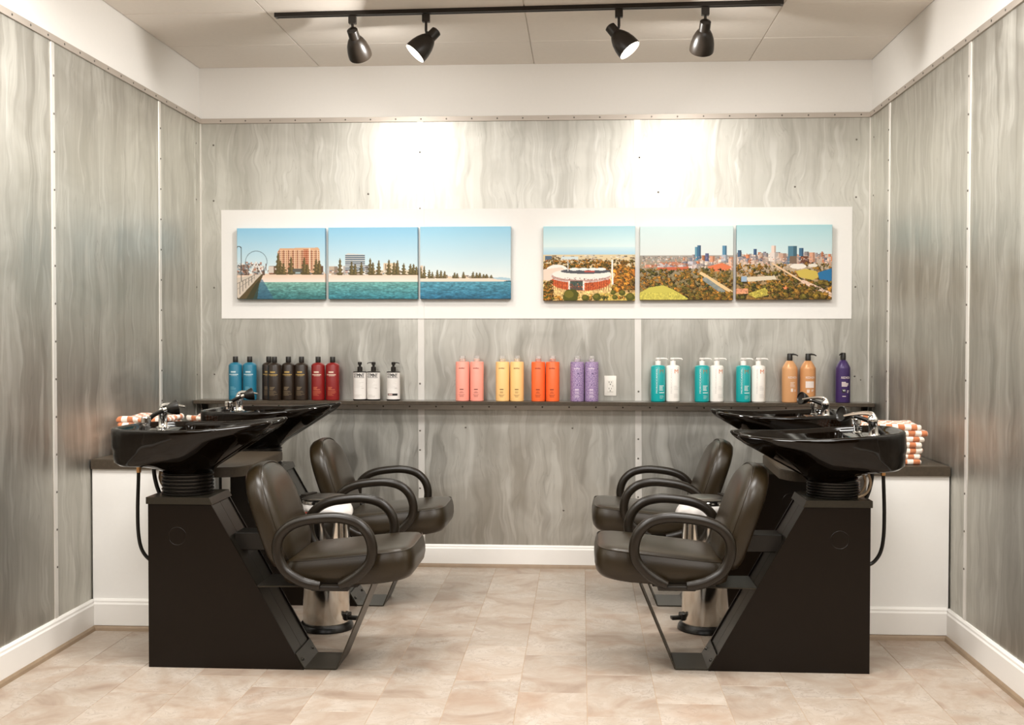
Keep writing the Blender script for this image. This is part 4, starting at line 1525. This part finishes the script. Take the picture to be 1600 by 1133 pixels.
M_CLEAR = mat('clear_frosted_cap', (0.93, 0.90, 0.87, 1), 0.22, trans=0.75, ior=1.25)
for nm, m, tc, capc in [('pink', bmat('coral_pink_plastic', rgb(246, 158, 140), 0.42), rgb(70, 30, 26), rgb(246, 206, 186)), ('yellow', bmat('soft_yellow_plastic', rgb(244, 196, 128), 0.42), rgb(80, 52, 20), rgb(246, 222, 186)),
                        ('orange', bmat('bright_orange_plastic', rgb(240, 104, 48), 0.42), rgb(84, 24, 8), rgb(236, 140, 100)), ('lilac', speckle_mat(), rgb(236, 222, 232), rgb(206, 190, 206))]:
    R = 0.0385
    body = MB().lathe([(R - 0.002, 0.0), (R, 0.002), (R, 0.2165), (R - 0.002, 0.2205), (R - 0.008, 0.2215), (0.016, 0.222)], 40).mesh('bottle_body', m)
    neck = MB().lathe([(0.0135, 0.222), (0.0135, 0.238), (0.0115, 0.2385)], 24).mesh('neck', mat(nm + '_neck_plastic', capc, 0.4))
    cap = MB().lathe([(0.0165, 0.2225), (0.0170, 0.224), (0.0170, 0.252), (0.0160, 0.2545)], 28).mesh('clear_cap', M_CLEAR)
    t = MB()
    wrap_text(t, 'amika:', R, -0.002, 0.186, 0.034, 0.0080, bold=0.015)
    lines(t, R, -0.002, 0.066, 1, 0.006, 0.034, random.Random(4), 0.0045, 'c')
    lt = t.mesh('lettering', mat(nm + '_bottle_print', tc, 0.5))
    t = MB()
    lines(t, R, -0.002, 0.053, 2, 0.006, 0.026, rb, 0.0018, 'c')
    lines(t, R, -0.002, 0.036, 3, 0.0055, 0.034, rb, 0.0015, 'c')
    sp = t.mesh('small_print', MATS[nm + '_bottle_print'])
    kind(nm, [('bottle_body', body, None), ('neck', neck, 0), ('clear_cap', cap, None), ('lettering', lt, 0), ('small_print', sp, 0)])

# teal and white dispenser bottles
M_ORANGEPRINT = mat('orange_logo_print', rgb(226, 124, 66), 0.45)
M_WHITEPRINT = mat('white_print', rgb(232, 236, 232), 0.45)
M_WHITEPUMP = mat('white_pump_plastic', rgb(240, 234, 228), 0.35)
M_PALEPRINT = mat('pale_grey_print', rgb(206, 200, 194), 0.45)
for nm, c, R, tc in [('teal', rgb(8, 156, 156), 0.0405, M_WHITEPRINT), ('cream', rgb(238, 232, 224), 0.0385, M_PALEPRINT)]:
    body = MB().lathe([(R - 0.004, 0.0), (R, 0.005), (R, 0.193), (R - 0.003, 0.199), (R - 0.010, 0.203), (0.018, 0.205)], 40).mesh('bottle_body', bmat(nm + '_glossy_plastic', c, 0.3))
    pm = MB()
    pm.lathe([(0.0155, 0.205), (0.0158, 0.226), (0.0150, 0.2285), (0.007, 0.229), (0.007, 0.236), (0.015, 0.2365), (0.0155, 0.243), (0.013, 0.2455)], 24)
    pm.tube([(0.0, 0, 0.2405), (0.03, -0.004, 0.2415), (0.047, -0.006, 0.240), (0.052, -0.0066, 0.234)], [0.005, 0.0042, 0.0036, 0.003], 8)
    pm = pm.mesh('pump', M_WHITEPUMP)
    t = MB()
    wrap_text(t, 'MOROCCANOIL', R, -0.012, 0.118, 0.0088, 0.138, True, bold=0.0)
    lt = t.mesh('lettering', tc)
    t = MB()
    wrap_text(t, 'M', R, 0.015 if nm == 'teal' else 0.016, 0.171, 0.023, 0.022, bold=0.0)
    lg = t.mesh('logo_letter', mat('copper_logo_print', rgb(160, 124, 78), 0.4) if nm == 'teal' else M_ORANGEPRINT)
    t = MB()
    if nm == 'teal':
        lines(t, R, 0.0195, 0.090, 4, 0.0078, 0.034, rb, 0.0036)
        lines(t, R, 0.0195, 0.052, 1, 0.006, 0.034, rb, 0.0040)
        lines(t, R, 0.0195, 0.036, 4, 0.0055, 0.030, rb, 0.0010)
    else:
        lines(t, R, 0.017, 0.088, 3, 0.009, 0.03, rb, 0.0024)
        lines(t, R, 0.017, 0.044, 4, 0.0062, 0.032, rb, 0.0018)
    sp = t.mesh('small_print', tc)
    kind(nm, [('bottle_body', body, None), ('pump', pm, None), ('lettering', lt, 0), ('logo_letter', lg, 0), ('small_print', sp, 0)])

# litre bottles with sloping shoulders and black dispenser
for nm, c, dx, dy in [('amber_a', rgb(208, 154, 106), 1, -0.4), ('amber_b', rgb(204, 146, 96), 1, -0.1), ('plum', rgb(62, 42, 92), -0.7, -0.9)]:
    R = 0.0425 if nm != 'plum' else 0.040
    k = 1.0 if nm != 'plum' else 1.02
    body = MB().lathe([(R - 0.003, 0.0), (R, 0.003), (R, 0.186 * k), (R * 0.97, 0.193 * k), (R * 0.70, 0.213 * k), (R * 0.46, 0.2285 * k), (0.0155, 0.231 * k)], 40).mesh('bottle_body', bmat(nm + '_pearl_plastic', c, 0.3, metal=0.15))
    pm = MB()
    z0 = 0.231 * k
    pm.lathe([(0.0150, z0), (0.0153, z0 + 0.022), (0.0145, z0 + 0.024), (0.0145, z0 + 0.036), (0.012, z0 + 0.040)], 24)
    d = Vector((dx, dy, 0)).normalized()
    a = Vector((0, 0, z0 + 0.033))
    pm.tube([a, a + d * 0.018 + Vector((0, 0, 0.003)), a + d * 0.034 + Vector((0, 0, 0.0)), a + d * 0.045 + Vector((0, 0, -0.006))], [0.006, 0.0052, 0.004, 0.003], 8)
    pm = pm.mesh('pump', M_BLACK_FLAT)
    t = MB()
    wrap_text(t, 'REDKEN', R, 0.009, 0.139, 0.052, 0.0115, bold=0.008)
    if nm == 'plum':
        lines(t, R, 0.006, 0.113, 4, 0.0068, 0.042, rb, 0.0046)
        lines(t, R, 0.022, 0.066, 2, 0.008, 0.014, rb, 0.004)
        lines(t, R, 0.004, 0.036, 1, 0.008, 0.030, rb, 0.0034)
    elif nm == 'amber_b':
        lines(t, R, 0.000, 0.070, 3, 0.006, 0.022, rb, 0.0045)
        lines(t, R, 0.022, 0.070, 2, 0.006, 0.016, rb, 0.0035)
    else:
        lines(t, R, 0.008, 0.111, 4, 0.0075, 0.026, rb, 0.0024)
        lines(t, R, 0.024, 0.070, 2, 0.006, 0.014, rb, 0.003)
    lt = t.mesh('lettering', mat(nm + '_bottle_print', rgb(228, 214, 206), 0.4))
    parts = [('bottle_body', body, None), ('pump', pm, None), ('lettering', lt, 0)]
    if nm == 'amber_a':
        t = MB()
        wrap_quad(t, R, 0.004, 0.069, 0.012, 0.018)
        parts.append(('label_mark', t.mesh('label_mark', MATS['amber_a_bottle_print']), 0))
    if nm == 'amber_b':
        t = MB()
        wrap_quad(t, R, 0.006, 0.100, 0.048, 0.036)
        parts.append(('label_box', t.mesh('label_box', MATS['amber_b_bottle_print']), 0))
    if nm == 'plum':
        t = MB()
        wrap_quad(t, R, -0.003, 0.066, 0.020, 0.020, 0.0004)
        parts.append(('black_square', t.mesh('black_square', M_DARKSLOT), 0))
        t = MB()
        wrap_text(t, 'VI', R, -0.003, 0.068, 0.013, 0.010, bold=0.012, off=0.0009)
        parts.append(('square_letters', t.mesh('square_letters', M_WHITEPRINT), 0))
    kind(nm, parts)

G = {'blue': 'matt blue shampoo bottles', 'black': 'matt black bottles with gold print', 'red': 'matt red shampoo bottles', 'w': 'white pump bottles with black print', 'pink': 'coral pink bottles', 'yellow': 'pale yellow bottles',
     'orange': 'bright orange bottles', 'lilac': 'speckled lilac bottles', 'teal': 'teal pump bottles', 'cream': 'white pump bottles with orange letter', 'amber': 'amber pump bottles', 'plum': None}
YB = -0.082
PXC, PXS = 0.0, 1.0


def px2x(px, y=YB):
    """shelf position (m) of a bottle whose axis shows at column px (columns measured 364 -> -1.99 m, 1317 -> 1.447 m)"""
    xs_ = [364, 413, 495, 616, 723, 785, 841, 902, 1028, 1098, 1161, 1234, 1317]
    ys_ = [-1.990, -1.808, -1.504, -1.060, -0.669, -0.444, -0.242, -0.023, 0.428, 0.677, 0.900, 1.157, 1.447]
    return float(np.interp(px, xs_, ys_))


BOT = [('blue', 368.3, 'matt blue shampoo bottle with black cap, left one of the blue pair', 'blue'),
       ('blue', 390.6, 'matt blue shampoo bottle with black cap, right one of the blue pair', 'blue'),
       ('black', 418.3, 'black shampoo bottle half hidden behind its neighbour, beside the blue pair', 'black'),
       ('black', 428.6, 'black shampoo bottle with gold print overlapping the half hidden one', 'black'),
       ('black', 451.0, 'black shampoo bottle with gold print, third of the four black ones', 'black'),
       ('black', 471.5, 'black shampoo bottle with gold print standing next to the red bottles', 'black'),
       ('red', 497.3, 'matt red shampoo bottle with black cap, next to the black bottles', 'red'),
       ('red', 520.0, 'matt red shampoo bottle with black cap, right one of the red pair', 'red'),
       ('stmnt_a', 562.7, 'white pump bottle lettered STMNT, leftmost of the three', 'w'),
       ('stmnt_b', 584.0, 'white pump bottle lettered STMNT, middle of the three', 'w'),
       ('stmnt_c', 615.0, 'white pump bottle lettered STMNT standing apart, with a black bar', 'w'),
       ('pink', 722.7, 'coral pink bottle with clear cap, left one of the pink pair', 'pink'),
       ('pink', 745.2, 'coral pink bottle with clear cap, right one of the pink pair', 'pink'),
       ('yellow', 785.2, 'pale yellow bottle with clear cap, left one of the yellow pair', 'yellow'),
       ('yellow', 807.8, 'pale yellow bottle with clear cap, right one of the yellow pair', 'yellow'),
       ('orange', 841.0, 'bright orange bottle with clear cap, left one of the orange pair', 'orange'),
       ('orange', 863.6, 'bright orange bottle with clear cap, right one of the orange pair', 'orange'),
       ('lilac', 902.0, 'speckled lilac bottle with clear cap, left one of the lilac pair', 'lilac'),
       ('lilac', 924.6, 'speckled lilac bottle with clear cap, right one beside the outlet', 'lilac'),
       ('teal', 1028.0, 'teal pump bottle, first of three from the outlet', 'teal'),
       ('cream', 1051.2, 'white pump bottle with orange letter M, first from the outlet', 'cream'),
       ('teal', 1096.5, 'teal pump bottle, second of three from the outlet', 'teal'),
       ('cream', 1119.6, 'white pump bottle with orange letter M, second from the outlet', 'cream'),
       ('teal', 1161.0, 'teal pump bottle nearest to the amber bottles', 'teal'),
       ('cream', 1184.6, 'white pump bottle with orange letter M nearest to the amber bottles', 'cream'),
       ('amber_a', 1233.4, 'amber bottle with black pump, left one of the amber pair', 'amber'),
       ('amber_b', 1262.0, 'amber bottle with black pump and pale label box', 'amber'),
       ('plum', 1316.8, 'dark purple pump bottle standing alone at the right end', 'plum')]
for kname, px, lab, g in BOT:
    y = YB
    x = px2x(px)
    if 'half hidden' in lab:
        y = -0.052
    if 'overlapping' in lab:
        y = -0.118
        x = px2x(px) + 0.012
    if kname == 'teal':
        y = YB - 0.004
    place(kname, x, y, random.uniform(-0.08, 0.08), lab, G[g])

# ------------------------------------------------------------------ wall outlet
ol = empty('wall_outlet', (0.164, -SH, 0.984))
tag(ol, 'white double wall outlet above the shelf, right of the lilac bottles', 'outlet')
MB().rbox(-0.0345, 0.0345, -0.007, -0.0005, 0.0, 0.114, 0.003, 2).obj('cover_plate', M_PLATE, ol)
MB().rbox(-0.017, 0.017, -0.0095, -0.0065, 0.023, 0.091, 0.0015, 1).obj('receptacle', M_PLATE, ol)
for zc in (0.074, 0.038):
    MB().box(-0.008, -0.0055, -0.0103, -0.0092, zc, zc + 0.009).obj('slot', M_DARKSLOT, ol)
    MB().box(0.0055, 0.0075, -0.0103, -0.0092, zc, zc + 0.008).obj('slot', M_DARKSLOT, ol)
    MB().lathe([(0.003, 0), (0.003, 0.001)], 10, (0.0, -0.0093, zc - 0.008), (0, -1, 0)).obj('slot', M_DARKSLOT, ol)
MB().box(0.0125, 0.0145, -0.0103, -0.0092, 0.053, 0.061).obj('test_button', M_DARKSLOT, ol)

# ------------------------------------------------------------------ track lighting
RA, RBp = Vector((-1.463, -1.089, 0)), Vector((0.918, -1.169, 0))
tr = empty('light_track', (0, 0, ZC - 0.002))
tag(tr, 'long black ceiling track carrying four spotlights', 'light track')
dv = (RBp - RA)
ang = math.atan2(dv.y, dv.x)
Lr = dv.length
rail = MB()
rail.box(0.004, Lr - 0.004, -0.0175, -0.006, -0.020, 0.0)
rail.box(0.004, Lr - 0.004, 0.006, 0.0175, -0.020, 0.0)
rail.box(0.004, Lr - 0.004, -0.006, 0.006, -0.007, 0.0)
ro = rail.obj('rail', M_LAMPBLK, tr)
ro.location = (RA.x, RA.y, 0)
ro.rotation_euler = (0, 0, ang)
for k in (0, 1):
    e = MB().rbox(-0.003 + (Lr - 0.006) * k, 0.009 + (Lr - 0.006) * k, -0.019, 0.019, -0.0215, 0.0, 0.001, 1).obj('end_cap', M_LAMPBLK, tr)
    e.location = (RA.x, RA.y, 0)
    e.rotation_euler = (0, 0, ang)

LAMPS = [(-1.090, (0.12, 0.76, -0.64), (0.004, -0.018), 'leftmost black track spotlight aimed at the back wall', 3.3),
         (-0.737, (-0.66, -0.17, -0.73), (0.050, -0.010), 'second black track spotlight from left, lit face turned toward the room', 11.0),
         (0.170, (0.61, -0.17, -0.77), (-0.042, -0.010), 'third black track spotlight from left, lit face turned toward the room', 11.0),
         (0.567, (-0.05, 0.70, -0.71), (-0.008, -0.018), 'rightmost black track spotlight aimed at the back wall', 3.3)]
for lx, ax, sh_, lab, power in LAMPS:
    t = (lx - RA.x) / dv.x
    y = RA.y + dv.y * t
    root = empty('track_spotlight', (lx, y, ZC - 0.0235))
    tag(root, lab, 'spotlight', 'four black track spotlights')
    MB().rbox(-0.018, 0.018, -0.014, 0.014, -0.038, -0.0005, 0.002, 1).obj('adapter', M_LAMPBLK, root)
    MB().lathe([(0.0065, -0.078), (0.0065, -0.0375)], 14).obj('stem', M_LAMPBLK, root)
    a = Vector(ax).normalized()
    hinge = Vector((0, 0, -0.080))
    back = hinge + Vector((sh_[0], 0, 0.0)) - a * 0.005
    if abs(sh_[0]) < 0.02:
        back = hinge + Vector((0, sh_[1], 0.014))
    MB().tube([hinge + Vector((0, 0, 0.004)), hinge + Vector((0, 0, -0.004)), lerp(hinge, back + a * 0.03, 0.7)], 0.0065, 10).obj('swivel', M_LAMPBLK, root)
    nk = MB().lathe([(0.006, 0.0), (0.020, 0.0015), (0.0255, 0.006), (0.0265, 0.050), (0.0225, 0.052)], 32, back, a).obj('neck', M_LAMPBLK, root)
    outer = [(0.0225, 0.046), (0.0305, 0.053), (0.0395, 0.068), (0.0485, 0.090), (0.0545, 0.116), (0.0570, 0.140), (0.0570, 0.152), (0.0565, 0.156)]
    inner = [(0.055, 0.156), (0.0548, 0.140), (0.052, 0.116), (0.046, 0.090), (0.037, 0.070), (0.027, 0.058)]
    shd = MB().lathe(outer + inner[:1], 40, back, a, False, False).obj('shade', M_LAMPBLK, root)
    MB().lathe(inner, 40, back, a, False, True).obj('reflector', M_SHADEIN, root)
    MB().lathe([(0.030, 0.082), (0.040, 0.112), (0.043, 0.122), (0.040, 0.128), (0.020, 0.133), (0.003, 0.134)], 32, back, a).obj('bulb', M_BULB, root)
    d = bpy.data.lights.new('spotlight_lamp', 'AREA')
    d.shape = 'DISK'
    d.size = 0.085
    d.energy = power
    d.color = WARM
    lo = bpy.data.objects.new('spotlight_lamp', d)
    COL.objects.link(lo)
    lo.parent = root
    lo.location = back + a * 0.1575
    lo.rotation_euler = a.to_track_quat('-Z', 'Y').to_euler()
